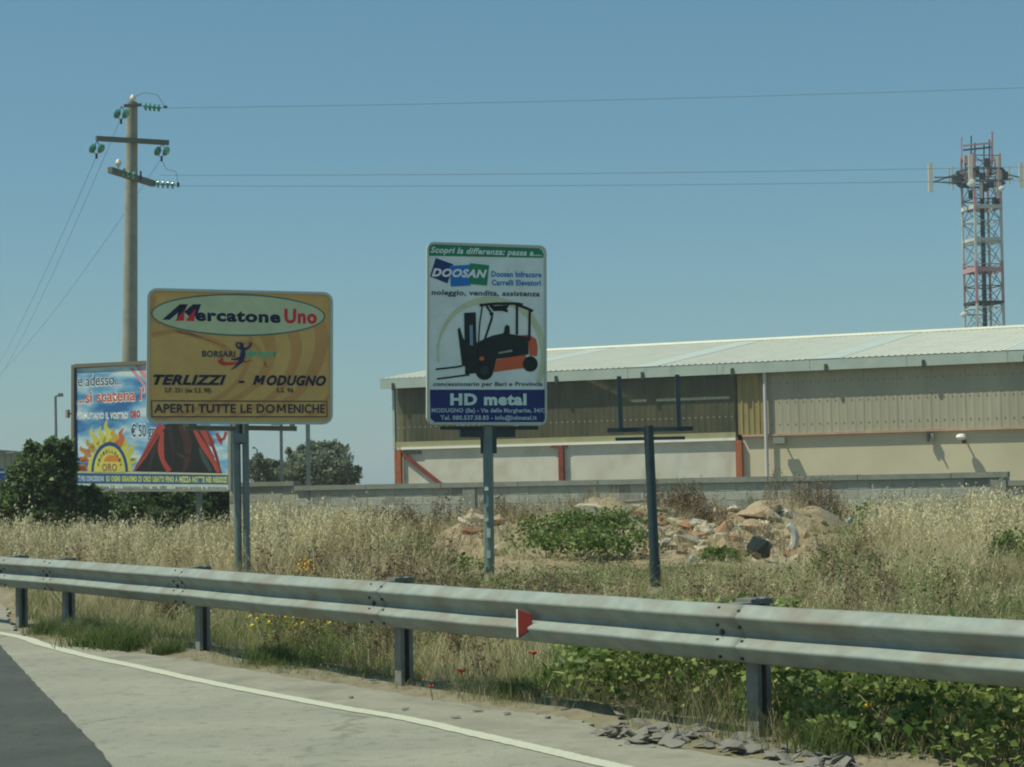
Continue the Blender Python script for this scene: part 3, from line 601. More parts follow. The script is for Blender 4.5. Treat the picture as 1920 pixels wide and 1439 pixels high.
# ------------------------------------------------------------ billboard
TL, TR, BR, BL = at(134, 687, 47.5), at(434, 669, 45), at(434, 922, 45), at(141, 919, 47.5)
th = math.atan2(-(45 - 47.5), (TR - TL)[0]); S = Sign([(134, 687), (434, 669), (434, 922), (141, 919)], 46.2, -th)
bb = thing('billboard', 'blue sky billboard with a blazing sun emblem and red cloak', 'billboard', (S.c[0], S.c[1], 0))
mb = MB(); mb.hexa([S.pt(sx * S.w / 2, -S.h / 2, o) for o in (-.16, 0) for sx in (-1, 1)] [0:2] + [S.pt(S.w / 2, -S.h / 2, 0), S.pt(-S.w / 2, -S.h / 2, 0)] + [S.pt(-S.w / 2, S.h / 2, -.16), S.pt(S.w / 2, S.h / 2, -.16), S.pt(S.w / 2, S.h / 2, 0), S.pt(-S.w / 2, S.h / 2, 0)])
mb.build('board', mat('billboard_back', (.2, .2, .18), .7), bb)
def billsky():
    m = bpy.data.materials.new('printed_clouds'); m.use_nodes = True; n = m.node_tree.nodes; l = m.node_tree.links; p = n['Principled BSDF']; p.inputs['Roughness'].default_value = .5
    tc = n.new('ShaderNodeTexCoord'); mp = n.new('ShaderNodeMapping'); mp.inputs['Scale'].default_value = (.55, .55, 1.7); no = n.new('ShaderNodeTexNoise'); no.inputs['Scale'].default_value = 1.5; no.inputs['Detail'].default_value = 4
    l.new(tc.outputs['Object'], mp.inputs[0]); l.new(mp.outputs[0], no.inputs['Vector']); cr = n.new('ShaderNodeValToRGB')
    e = cr.color_ramp.elements; e[0].position = .36; e[0].color = (*srgb(46, 104, 160), 1); e[1].position = .62; e[1].color = (*srgb(196, 214, 214), 1); x = e.new(.48); x.color = (*srgb(106, 162, 196), 1)
    l.new(no.outputs['Fac'], cr.inputs[0]); l.new(cr.outputs[0], p.inputs['Base Color']); return m
MB().sheet([S.pt(*S.loc(*p), .004) for p in ((140, 692), (429, 674), (429, 888), (143, 884))]).build('poster', billsky(), bb, fixn=False)
for poly, c, ly in (([(268, 683), (300, 682), (360, 690), (300, 740), (282, 730), (262, 700)], (208, 184, 184), 0.4), ([(140, 693), (144, 693), (147, 884), (143, 884)], (44, 84, 140), .5),
                    ([(143, 884), (429, 888), (429, 891), (143, 887)], (200, 196, 150), .6), ([(143, 887), (429, 891), (429, 909), (143, 907)], (44, 96, 140), .6), ([(143, 907), (429, 909), (430, 918), (144, 916)], (190, 200, 190), .6)):
    S.print_px([poly], c, bb, 'poster_band' if c[0] != 208 else 'pink_veil', ly)
S.print_px([[(250, 681), (256, 680), (276, 706), (284, 722), (278, 722)], [(242, 690), (250, 690), (286, 742), (278, 736)]], (204, 150, 160), bb, 'pink_stripe', 1)
S.text('e adesso...', 145, 726, 228, 22, (224, 226, 224), bb, 1, .055, .0, -4, name='lettering_outline'); S.text('e adesso...', 146, 725, 227, 21, (70, 80, 100), bb, 2, .005, .0, -4)
S.text("...si scatena l'inferno", 143, 757, 345, 22, (226, 220, 210), bb, 1, .06, 0, -10, name='lettering_outline'); S.text("...si scatena l'inferno", 144, 756, 344, 21, (204, 96, 80), bb, 2, .015, 0, -10)
S.text('PERMUTIAMO IL VOSTRO', 144, 786, 240, 11, (222, 226, 220), bb, 2, .06, 0, -1); S.text('ORO', 244, 783, 263, 12, (190, 70, 70), bb, 2, .05, 0, -1)
S.text('€ 50 gr', 245, 820, 293, 24, (212, 218, 222), bb, 1, .06, 0, -1, name='lettering_outline'); S.text('€ 50 gr', 246, 819, 291, 22, (50, 66, 104), bb, 2, .01, 0, -1)
for px, py, tx, ty, c in ((152, 872, 144, 884, (196, 120, 60)), (160, 866, 150, 858, (190, 110, 60)), (165, 858, 152, 836, (184, 130, 70)), (170, 848, 166, 824, (180, 150, 80)), (178, 842, 173, 800, (206, 196, 90)), (188, 836, 190, 798, (200, 200, 96)), (199, 832, 202, 786, (206, 202, 90)), (209, 834, 217, 802, (200, 160, 70)), (219, 838, 233, 802, (200, 110, 56)), (226, 846, 241, 824, (196, 190, 84)), (232, 856, 257, 834, (196, 196, 88)), (238, 866, 258, 860, (198, 200, 96)), (158, 880, 146, 878, (190, 120, 60))):
    S.stroke([(px, py), (px * .6 + tx * .4 + 4, py * .6 + ty * .4), (px * .3 + tx * .7 - 3, py * .3 + ty * .7), (tx, ty)], (15, 11, 7, .5), c, bb, 'sun_flame', 1)
S.print_px([ell(206, 884, 42, 50, 180, 360, 24)], (204, 202, 84), bb, 'sun_disc', 2); S.print_px([ell(206, 885, 34.5, 56, 180, 360, 24)], (34, 78, 130), bb, 'sun_arch', 3); S.print_px([ell(206, 885.5, 29.5, 49, 180, 360, 24)], (206, 200, 96), bb, 'sun_inside', 4); S.print_px([ell(210, 866, 15, 12, 180, 360, 16)], (214, 130, 60), bb, 'sun_glow', 5)
for k, ch in enumerate('GIOIELLERIA'):
    t = math.radians(195 + 15 * k); cx, cy = 206 + 22 * math.cos(t), 880 + 34 * math.sin(t); S.text(ch, cx - 1.8, cy + 3, cx + 1.8, 6, (90, 84, 60), bb, 6, .02)
S.text('ORO', 192, 883, 220, 13, (150, 110, 90), bb, 6, .03)
RED, DRK = (168, 72, 66), (36, 38, 36)
S.print_px([[(250, 884), (296, 800), (318, 795), (368, 795), (417, 888)]], DRK, bb, 'cloaked_figure', 2)
for pts, ws in (([(252, 883), (270, 856), (290, 820), (305, 797)], (3, 9, 12, 14)), ([(305, 810), (302, 840), (306, 864), (318, 884)], (6, 12, 8, 10)), ([(362, 800), (380, 834), (398, 862), (412, 886)], (6, 10, 9, 10)), ([(380, 806), (396, 830), (392, 836)], (12, 14, 4)), ([(406, 812), (413, 826), (416, 834)], (6, 8, 1)), ([(424, 810), (420, 822), (412, 826)], (5, 5, 3))):
    S.stroke(pts, ws, RED, bb, 'cloak_fold', 3)
for pts, ws, c in (([(340, 797), (352, 830), (350, 870), (344, 884)], (14, 16, 10, 6), (70, 48, 44)), ([(318, 800), (326, 850), (322, 870)], (10, 5, 2), (52, 44, 42)), ([(330, 850), (345, 856), (356, 850)], (2, 6, 2), (78, 60, 54)), ([(374, 840), (384, 862), (396, 884)], (4, 10, 6), (60, 78, 74)), ([(296, 826), (288, 850), (280, 880)], (3, 8, 4), (56, 50, 46)), ([(386, 800), (404, 850), (414, 886)], (4, 6, 3), (120, 60, 54)), ([(254, 876), (276, 846), (296, 812)], (1, 3, 2), (120, 54, 48)), ([(370, 800), (386, 830), (402, 858)], (2, 4, 2), (116, 52, 46))):
    S.stroke(pts, ws, c, bb, 'cloak_fold', 4)
S.text('TI PIU CONCESSIONI', 147, 902, 195, 9, (190, 206, 214), bb, 2, .05, 0, .3)
S.text('SU OGNI GRAMMO DI ORO USATO FINO A MEZZA NOTTE NEI NEGOZI', 199, 902.5, 426, 9.5, (198, 200, 110), bb, 2, .06, 0, 2.5)
S.text('via nazionale 12   -  modugno (ba)  tel. 080   -  aperto anche la domenica', 160, 915.5, 425, 5, (90, 104, 100), bb, 2, .02, 0, 2)
hw, hh = S.w / 2, S.h / 2
for nm, (x0, x1, z0, z1) in dict(a=(-hw - .02, -hw + .07, -hh, hh), b=(hw - .06, hw + .02, -hh, hh), c=(-hw + .072, hw - .062, hh - .07, hh + .02), d=(-hw + .072, hw - .062, -hh - .02, -hh + .03)).items():
    MB().box(S.pt((x0 + x1) / 2, (z0 + z1) / 2, .0), (x1 - x0, .12, z1 - z0), (S.U, S.n, S.V)).build('frame_bar', mat('frame_brown', (.17, .155, .11), .6) if nm in 'ac' else m_cope, bb)
for px in (217, 362):
    q = S.pt(*S.loc(px, 920), -.22); MB().tube([(q[0], q[1], -.3), (q[0], q[1], 4.2)], .075, 10).build('post', m_sgalv, bb, smooth=True)
q = S.pt(*S.loc(134, 776), -.05); MB().bar(q, q - S.U * .16, .05).build('lamp_arm', m_td, bb); MB().box(q - S.U * .17, (.07, .09, .2), (S.U, S.n, S.V)).build('lamp_head', mat('faded_pink', (.4, .26, .22), .6), bb)

# ------------------------------------------------------------ utility pole
PY = 60.
tp, bt = at(249, 192, PY), at(243, 700, PY)
pole = thing('utility_pole', 'tall round concrete power pole rising behind the billboard', 'utility pole', (bt[0], bt[1], 0))
pt_ = np.array([tp[0] - .02, tp[1], tp[2]]); MB().tube([(bt[0], bt[1], -.3), (bt[0] + .0, bt[1], bt[2]), pt_], [.30, .245, .17], 20).build('shaft', m_conc, pole, smooth=True)
def arm(x0, y0, x1, y1, Ya, Yb, w=.13):
    a, b = at(x0, y0, Ya), at(x1, y1, Yb); MB().bar(a, b, w, w * 1.15).build('crossarm', mat('arm_steel', (.15, .16, .13), .6), pole); return a, b
arm(180, 260, 316, 268, PY - .85, PY + .25); a2, b2 = arm(206, 319, 288, 345, PY - 1.5, PY + .9, .16)
arm(232, 199, 266, 197, PY - .3, PY - .2, .08)
def insul(p, q, n=4, r=.13):
    p = np.array(p); q = np.array(q); t = MB().tube([p, q], .018, 6).build('insulator_string', m_blackp, pole); d = (q - p); L = np.linalg.norm(d); d = d / L
    for k in range(n):
        c = p + (q - p) * (.15 + .7 * k / max(1, n - 1)); o = MB().tube([c - d * .05, c - d * .02, c + d * .02, c + d * .035], [.05, r * .9, r, .04], 12).build('glass_disc', m_glassg, t, smooth=True)
def hanging(px, py, Y=PY - .6):
    for dx, tilt in ((-8, 1), (8, -1)):
        a, b = at(px, py - 16, Y), at(px + dx, py - 2, Y); t = MB().tube([a, b, at(px + dx * .3 - 2, py + 8, Y)], .015, 5).build('insulator_string', m_blackp, pole)
        c = b; d = V3(at(px + dx + 4, py + 2, Y) - at(px + dx - 4, py - 2, Y)).normalized(); d = np.array(d)
        MB().tube([c - d * .10, c - d * .05, c + d * .04, c + d * .09], [.06, .15, .15, .06], 12).build('glass_disc', m_glassg, t, smooth=True)
    MB().box(at(px - 1, py + 12, Y), (.06, .06, .16)).build('wire_clamp', m_blackp, pole)
hanging(182, 281); hanging(304, 286, PY); hanging(228, 216)
insul(at(268, 200, PY - .2), at(303, 203, PY)); insul(at(291, 345, PY + .9), at(330, 348, PY + .9)); insul(at(228, 322, PY - 1.3), at(254, 330, PY - 1.3), 3)
MB().box(at(310, 201, PY), (.12, .05, .07)).build('wire_clamp', m_blackp, pole); MB().box(at(334, 347, PY + .9), (.08, .05, .14)).build('wire_clamp', m_blackp, pole)
for px, py, Y in ((249, 185, PY), (222, 306, PY - 1.4)):
    c = at(px, py, Y); MB().tube([c + np.array([0, 0, z]) for z in (-.16, -.08, -.02, .06, .12)], [.03, .06, .10, .08, .03], 12).build('pin_insulator', m_cer, pole, smooth=True)
c = at(264, 330, PY); MB().box(c, (.05, .05, .3)).build('bolt', m_blackp, pole); MB().tube([at(253, 181, PY), at(272, 174, PY), at(295, 178, PY), at(309, 200, PY)], .008, 5).build('jumper_wire', m_wire, pole)
MB().tube([at(303, 300, PY + .3), at(312, 318, PY + .5), at(330, 322, PY + .8), at(334, 345, PY + .9)], .008, 5).build('jumper_wire', m_wire, pole)
def wire(p, q, sag, label, grp, r=.0065, n=40):
    t = thing('power_line', label, 'wire', (p + q) / 2, grp); MB().tube([p + (q - p) * (k / n) - np.array([0, 0, 4 * sag * (k / n) * (1 - k / n)]) for k in range(n + 1)], r, 4).build('wire', m_wire, t)
wire(at(312, 203, PY), at(3000, 119, PY), .215, 'topmost power line crossing the sky to the right of the pole', 'power lines')
wire(at(300, 329, PY - .6), at(3000, 284, PY), .2, 'middle power line running right from the pole towards the lattice mast', 'power lines')
wire(at(338, 349, PY + .9), at(3000, 312, PY), .2, 'lowest power line running right from the pole towards the lattice mast', 'power lines')
wire(at(181, 293, PY - .6), at(-44, 742, 180), .9, 'leftmost power line dropping away to the left from the long crossarm', 'power lines')
wire(at(226, 224, PY - .6), at(-26, 744, 180), .9, 'power line dropping left from just below the pole top', 'power lines')
wire(at(301, 300, PY), at(-90, 760, 180), 1.6, 'lowest power line dropping left from behind the concrete pole', 'power lines')

# ------------------------------------------------------------ lattice mast
TY = 120.; tb = at(1846, 620, TY); tt_ = at(1838, 296, TY); ppx = F / TY
mast = thing('lattice_mast', 'red and white lattice telecom mast with antennas behind the warehouse', 'mast', (tb[0], tb[1], 0))
ph = math.radians(12); sx = np.array([math.cos(ph), math.sin(ph), 0]); sy = np.array([-math.sin(ph), math.cos(ph), 0])
def tw(i, j, z, k=1.): s = .88 * k; c = tb + (tt_ - tb) * ((z - tb[2]) / (tt_[2] - tb[2])); return np.array([c[0], c[1], z]) + sx * i * s + sy * j * s
def zpy(py): return at(1840, py, TY)[2]
bands = [(-.3, zpy(572), m_tw), (zpy(572), zpy(492), m_red), (zpy(492), zpy(400), m_tw), (zpy(400), zpy(292), m_red)]
for i, j in ((-1, -1), (1, -1), (1, 1), (-1, 1)):
    lg = None
    for z0, z1, mm in bands:
        o = MB().bar(tw(i, j, z0), tw(i, j, z1), .15 if j < 0 else .13).build('leg', mm, mast)
lv = [z for z in np.linspace(zpy(296), zpy(660), 10)]
for a, b in zip(lv[:-1], lv[1:]):
    mm = [m for z0, z1, m in bands if z0 <= (a + b) / 2 <= z1][0]; mb = MB(); md = MB()
    for (i, j), (k, l_) in (((-1, -1), (1, -1)), ((1, -1), (1, 1)), ((1, 1), (-1, 1)), ((-1, 1), (-1, -1))):
        md.bar(tw(i, j, a), tw(k, l_, b), .035); md.bar(tw(k, l_, a), tw(i, j, b), .035); mb.bar(tw(i, j, a), tw(k, l_, a), .06)
    md.build('brace', m_td if mm is m_red else m_sgalv, mast); mb.build('horizontal_bar', mm if random.random() < .5 else m_td, mast)
for py, mm, hh in ((391, m_tw, .26), (452, m_tw, .2), (508, m_red, .28), (569, m_blackp, .16)):
    mb = MB(); z = zpy(py)
    for (i, j), (k, l_) in (((-1, -1), (1, -1)), ((1, -1), (1, 1)), ((1, 1), (-1, 1)), ((-1, 1), (-1, -1))): mb.bar(tw(i, j, z, 1.02), tw(k, l_, z, 1.02), .12, hh)
    mb.build('platform', mm, mast)
MB().bar(tw(.05, 0, -.2), tw(.05, 0, zpy(330)), .22, .3).build('cable_run', m_td, mast)
MB().bar(tw(-.5, .2, -.2), tw(-.5, .2, zpy(380)), .08).build('ladder', m_sgalv, mast)
cz = zpy(345)
for zz in (zpy(322), zpy(345)):
    mb = MB()
    for a in range(8):
        t0, t1 = a * math.pi / 4, (a + 1) * math.pi / 4; c = tw(0, 0, zz); R = 1.5; mb.bar(c + R * np.array([math.cos(t0), math.sin(t0), 0]), c + R * np.array([math.cos(t1), math.sin(t1), 0]), .12)
    mb.build('antenna_ring', m_td, mast)
c = tw(0, 0, zpy(338))
for x0, y0, x1, y1 in ((1750, 342, 1800, 325), (1750, 341, 1805, 345), (1872, 324, 1912, 333), (1872, 340, 1900, 335), (1752, 333, 1790, 333)): MB().bar(at(x0, y0, TY), at(x1, y1, TY), .09).build('antenna_arm', m_sgalv, mast)
for x, y0, y1, w_, dy in ((1744.5, 307, 360, .28, 0), (1819, 291, 347, .24, -1.4), (1839, 342, 372, .2, -1.2), (1870, 293, 372, .16, -1.2), (1914, 305, 352, .24, 0), (1779, 316, 348, .1, .5), (1786, 312, 358, .08, .8), (1892, 312, 346, .1, .6), (1856, 300, 330, .22, 1.2)):
    a, b = at(x, y0, TY + dy), at(x + (y1 - y0) * .02, y1, TY + dy); MB().bar(a, b, w_, w_ * .6).build('panel_antenna', m_ant if x not in (1856,) else m_red, mast)
for x, y, r in ((1823, 344, .24), (1878, 354, .17), (1808, 590, .18)):
    c = at(x, y, TY - 1.6); MB().tube([c + np.array([0, .3, 0]), c, c + np.array([0, -.05, 0])], [r * .9, r, r * .5], 14).build('dish', m_lampw, mast, smooth=True); MB().bar(c + np.array([0, .3, 0]), tw(-.6 if x < 1850 else .9, -.98, c[2]), .06).build('dish_arm', m_td, mast)
for x, y0, y1 in ((1803, 258, 300), (1821, 255, 290), (1860, 248, 310), (1845, 272, 330), (1855, 262, 300), (1810, 300, 345), (1866, 300, 380), (1828, 268, 330)): MB().bar(at(x, y0, TY), at(x, y1, TY), .07 if x != 1860 else .13).build('whip_antenna', m_red if x in (1803, 1860, 1866) else m_td, mast)
for y in (274, 282): MB().bar(at(1806, y, TY), at(1862, y - 6, TY), .1).build('head_frame', m_red if y < 280 else m_td, mast)
for x, y in ((1806, 345), (1822, 365), (1858, 345), (1874, 345), (1790, 338), (1884, 330), (1846, 352), (1812, 330), (1812, 300), (1850, 305), (1842, 332), (1866, 378), (1800, 335), (1870, 385), (1830, 320)): MB().box(at(x, y, TY - .4), (.35, .3, .5)).build('radio_unit', m_td if x != 1812 else m_red, mast)

# ------------------------------------------------------------ background poles, lamps, shed
def street_lamp(px, ptop, pbase, Y, armx, army, label, r):
    b = at(px, pbase, Y); t = thing('street_lamp', label, 'street lamp', (b[0], b[1], 0), 'distant street lamps'); a = at(px - 2, ptop, Y)
    MB().tube([(b[0], b[1], -.1), a], [r * 1.3, r], 8).build('pole', m_sgalv, t); c = at(armx, army, Y); MB().bar(a, c, r * 1.2).build('arm', m_sgalv, t); MB().box(c - (c - a) * .25, (abs(c[0] - a[0]) * .6, .25, r * 2.6)).build('lamp_head', m_sgalv, t)
street_lamp(106, 744, 825, 90, 117, 740, 'thin street lamp above the dark bush, left of the billboard', .06)
street_lamp(484, 843, 880, 150, 474, 839, 'tiny far street lamp above the trees behind the block wall', .06)
for px, pt0, w_, Y, lb in ((528, 806, .07, 48, 'thin grey post behind the block wall, left of the thicker post'), (578, 795, .095, 47, 'thicker grey post behind the block wall, in front of the round tree')):
    a = at(px, 905, Y); t = thing('grey_post', lb, 'post', (a[0], a[1], 0), 'posts behind the block wall')
    MB().bar((a[0], a[1], -.2), at(px - 1, pt0 - 10, Y), w_).build('shaft', m_sgalv, t); q = at(px - 1, pt0 - 10, Y); MB().box(q + np.array([0, 0, .02]), (w_ * 1.3, w_ * 1.3, .04)).build('cap', m_sgalv, t)
sa = at(-60, 935, 72); sb = at(46, 935, 70); shd = thing('shed', 'pale grey ribbed shed with low curved roof at the left edge behind the bush', 'building', ((sa[0] + sb[0]) / 2, 72, 0))
zt = at(20, 850, 71)[2]
for k in range(9):
    a = sa + (sb - sa) * k / 9; b = sa + (sb - sa) * (k + .93) / 9; MB().hexa([(a[0], a[1], -.1), (b[0], b[1], -.1), (b[0], b[1] + .2, -.1), (a[0], a[1] + .2, -.1), (a[0], a[1], zt), (b[0], b[1], zt), (b[0], b[1] + .2, zt), (a[0], a[1] + .2, zt)]).build('wall_panel', mat('shed_grey', (.36, .39, .37), .7, (.28, .31, .30), 2.), shd)
MB().hexa([(sa[0], sa[1] + .21, -.1), (sb[0], sb[1] + .21, -.1), (sb[0], sb[1] + 5, -.1), (sa[0], sa[1] + 5, -.1), (sa[0], sa[1] + .21, zt), (sb[0], sb[1] + .21, zt), (sb[0], sb[1] + 5, zt), (sa[0], sa[1] + 5, zt)]).build('shed_body', mat('shed_grey', (.36, .39, .37)), shd)
P = [np.array([sa[0] - .1 + (sb[0] - sa[0] + .2) * t, 0, zt + .16 * math.sin(math.pi * (.3 + .7 * t))]) for t in np.linspace(0, 1, 9)]
MB().add([(p[0], 69.8, p[2]) for p in P] + [(p[0], 77.2, p[2]) for p in P] + [(p[0], 69.8, p[2] - .06) for p in P], [(i, i + 1, 9 + i + 1, 9 + i) for i in range(8)] + [(i, i + 1, 18 + i + 1, 18 + i) for i in range(8)]).build('roof', m_sgalv, shd)
bs = thing('blue_sign', 'small blue and white sign low at the left edge beside the bush', 'sign', (at(8, 892, 62)[0], 62, 0))
q = at(-10, 892, 62); MB().box(q, (.9, .06, .44)).build('panel', flat((36, 84, 150)), bs); MB().box(q + np.array([0, -.035, .1]), (.7, .006, .05)).build('stripe', flat((180, 196, 206)), bs); MB().box((q[0], 62.06, .7), (.06, .05, 1.8)).build('leg', m_sgalv, bs)

# ------------------------------------------------------------ guardrail
RT = [(-8.2, 24.3), (-6.9, 22.6), (-5.6, 20.95), (-5.22, 20.4), (-4.55, 19.4), (-2.72, 16.55), (-.79, 13.45), (.43, 11.75), (1.32, 10.55), (2.42, 9.12), (3.6, 7.6), (5.2, 5.6)]
_c = np.polyfit([p[1] for p in RT], [p[0] for p in RT], 3)
rp = [np.array([np.polyval(_c, y), y, 0]) for y in np.linspace(24.5, 5.0, 391)]
gr = thing('guardrail', 'galvanised steel guardrail with double wave beam along the road bend', 'guardrail', (0.5, 12, 0))
prof = [(-.004, .747), (.008, .744), (.020, .735), (.072, .697), (.081, .688), (.083, .681), (.080, .673), (.066, .656), (.018, .609), (.010, .600), (.008, .590), (.010, .580), (.018, .572), (.070, .536), (.081, .527), (.083, .520), (.080, .512), (.066, .495), (.022, .452), (.012, .438), (-.002, .432)]
def rnorm(i): d = rp[min(i + 1, len(rp) - 1)] - rp[max(i - 1, 0)]; d = d / np.linalg.norm(d); n = np.array([-d[1], d[0], 0]); return n if n @ (EYEP - rp[i]) > 0 else -n
_sp = lambda px: min(range(1, len(rp) - 1), key=lambda i: abs(proj(rp[i] - rnorm(i) * .19 + np.array([0, 0, .3]))[0] - px))
cuts = [0] + [_sp(q) for q in (127, 381, 760, 1416)] + [len(rp) - 1]
def railz(i): return .0015 * math.sin(i * .13) + .001 * math.sin(i * .37)
for s_ in range(len(cuts) - 1):
    i0, i1 = cuts[s_], cuts[s_ + 1]; rings = []
    idx = list(range(i0, i1 + 1)); 
    for c_, i in enumerate(idx):
        n = rnorm(i); ex = 0
        rings.append([rp[i] + n * (o_ + ex) + np.array([0, 0, z + railz(i)]) for o_, z in prof])
    if s_ < len(cuts) - 2:  # short overlap over the next beam
        d = rp[i1 + 1] - rp[i1]; d = d / np.linalg.norm(d); n = rnorm(i1); rings.append([rp[i1] + d * .12 + n * (o_ + .0015) + np.array([0, 0, z + railz(i1)]) for o_, z in prof])
    mb = MB(); k = len(prof); n_ = len(rings)
    vs = [v for r_ in rings for v in r_]; fs = [(a * k + b, a * k + b + 1, (a + 1) * k + b + 1, (a + 1) * k + b) for a in range(n_ - 1) for b in range(k - 1)]
    mb.add(vs, fs); o = mb.build('rail_beam', m_galv, gr, smooth=True, fixn=False); md = o.modifiers.new('thick', 'SOLIDIFY'); md.thickness = .004; md.offset = 0
def near_rail(x, y): d = [math.hypot(p[0] - x, p[1] - y) for p in rp]; i = int(np.argmin(d)); return i
m_bolt = mat('bolt_dark', (.05, .06, .06), .5, metal=.5)
def post_spot(px):
    best = min(range(1, len(rp) - 1), key=lambda i: abs(proj(rp[i] - rnorm(i) * .19 + np.array([0, 0, .3]))[0] - px)); return best
for bi in [near_rail(-6.95, 22.7)] + [post_spot(q) for q in (42, 127, 381, 760, 1416)] + [near_rail(3.3, 8.0)]:
    i = bi; by = rp[i][1]; n = rnorm(i); d = np.cross(n, [0, 0, 1]); c = rp[i] - n * .19; ax = (d, n, (0, 0, 1))
    w_ = .10 if by > 12 else .11
    po = MB(); tq = .012
    po.box(c + np.array([0, 0, .34]), (tq, .15, 1.1), ax) if False else None
    # C section post, web facing along the rail
    po.box(c + d * (w_ / 2) * 0 + np.array([0, 0, .31]), (.10, .10, 0.9), ax)
    po = MB(); z0, z1 = -.35, .775 if by < 14 else .76
    for (cc, sz) in ((c - n * .0 + d * .045, (.008, .10, z1 - z0)), (c + n * .046, (.080, .008, z1 - z0)), (c - n * .046, (.080, .008, z1 - z0)), (c + n * .036 - d * .045, (.008, .03, z1 - z0)), (c - n * .036 - d * .045, (.008, .03, z1 - z0))):
        po.box(cc + np.array([0, 0, (z0 + z1) / 2]), sz, ax)
    po.build('post', m_galvp, gr)
    sp = MB(); sp.box(c + n * .125 + np.array([0, 0, .60]), (.12, .125, .30), ax); sp.build('spacer_block', m_galvp, gr)
    sp = MB(); sp.box(c + n * .02 - d * .0 + np.array([0, 0, z1 - .02]), (.13, .16, .03), ax); sp.build('post_cap', m_galvp, gr)
    for dd, zz, oo in ((-.18, .715, .045), (.0, .725, .028), (-.18, .625, .045), (.0, .63, .048), (.0, .59, .012), (-.2, .55, .045), (0., .55, .045), (0., .455, .03), (-.18, .455, .03)):
        q = rp[i] + n * oo + d * (dd + .06) + np.array([0, 0, zz + railz(i)]); MB().tube([q, q + n * .014], .009 if zz != .59 else .015, 8).build('bolt', m_bolt, gr)
# delineator
RS = .8
q = onp(985, 1160, np.array([.06, 12.3, .6]), np.array([0, -1., 0])); i = near_rail(*at(985, 1160, 12.2)[:2]); n = rnorm(i); d = np.cross(n, [0, 0, 1])
if d[0] < 0: d = -d
cdel = rp[i] + n * .055 + np.array([0, 0, .575])
df = thing('reflector', 'white and red trapezoid reflector bolted on the guardrail', 'reflector', cdel)
v = [(-.055, .055, -.10), (-.055, .055, .115), (.01, .0, .075), (.01, 0, -.055)]
face = lambda a, b, z: cdel + d * a * RS + n * b * RS + np.array([0, 0, z * RS])
MB().hexa([face(-.035, .085, -.135), face(.0, .095, -.135), face(.0, .085, -.13), face(-.03, .075, -.13), face(-.035, .085, .085), face(.0, .095, .085), face(.0, .085, .08), face(-.03, .075, .08)]).build('white_face', mat('reflector_white', (.78, .80, .66), .4), df)
MB().prism([face(.002, .096, -.135), face(.002, .096, .08), face(.068, .01, .045), face(.068, .01, -.06)], -n * .006).build('red_face', mat('reflector_red', (.30, .035, .03), .4), df)
MB().prism([face(-.03, .07, -.135), face(.0, .08, -.142), face(.07, .0, -.066), face(.04, -.01, -.06)], (0, 0, .008)).build('bracket', m_blackp, df)

# ------------------------------------------------------------ loose asphalt pieces on the shoulder
def chunk(name, m, flatk, seed, n=11):
    r_ = random.Random(seed); bm = bmesh.new()
    for _ in range(n):
        a = r_.uniform(0, 6.28); t = r_.uniform(-1, 1); rr = r_.uniform(.75, 1)
        bm.verts.new((math.cos(a) * rr * math.sqrt(1 - t * t * .6), math.sin(a) * rr * .8 * math.sqrt(1 - t * t * .6), t * flatk))
    res = bmesh.ops.convex_hull(bm, input=bm.verts); bmesh.ops.delete(bm, geom=[g_ for g_ in res['geom_interior'] if isinstance(g_, bmesh.types.BMVert)], context='VERTS')
    bmesh.ops.triangulate(bm, faces=bm.faces); me = bpy.data.meshes.new(name); bm.to_mesh(me); bm.free(); me.materials.append(m); return me
m_ach = mat('asphalt_chunk', (.18, .175, .16), .95, (.27, .26, .225), 14., .5, 60.)
chips = [chunk('asphalt_piece', m_ach, .2, 50 + k, 14) for k in range(9)]
def put(me, name, loc, s, rot, label, cat, grp): 
    o = bpy.data.objects.new(name, me); COL.objects.link(o); o.location = [float(c) for c in loc]; o.scale = s; o.rotation_euler = rot; return tag(o, label, cat, grp)
r_ = random.Random(3)
for k in range(150):
    t = r_.random(); px = 1125 + 480 * t + r_.gauss(0, 12); cy = np.interp(px, [1100, 1200, 1300, 1400, 1500, 1620, 1800], [1362, 1372, 1376, 1394, 1408, 1430, 1440]); py = cy + r_.gauss(0, 13)
    s = r_.choice((.022, .03, .04, .055, .08)) * r_.uniform(.85, 1.15) * (1.1 if 1180 < px < 1330 else 1.0)
    g = gnd(px, py, .02); zz = max(float(gz(g[0], g[1])), .0)
    put(chips[k % 9], 'asphalt_piece', (g[0], g[1], zz + s * .12), (s * r_.uniform(.8, 1.35), s, s * r_.uniform(.7, 1.2)), (r_.gauss(0, .25), r_.gauss(0, .25), r_.uniform(0, 6.28)), ('small ' if s < .05 else 'larger ') + 'grey broken asphalt piece ' + ('at the left end of the loose heap' if px < 1200 else 'in the middle of the heap left of the nearest post' if px < 1380 else 'around the foot of the nearest guardrail post' if px < 1480 else 'by the dark grass tuft in the broken asphalt'), 'asphalt piece', 'broken asphalt pieces at the road edge')
for k, (px, py) in enumerate(((896, 1333), (950, 1338), (1027, 1345), (855, 1345), (760, 1330), (658, 1307), (700, 1276), (1155, 1337), (1230, 1330))):
    g = gnd(px, py, .01); s = .03; put(chips[k % 7], 'pebble', (g[0], g[1], .012), (s * 1.4, s, s), (0, 0, k), 'small loose grey pebble lying alone on the asphalt shoulder', 'pebble', 'loose pebbles on the shoulder')

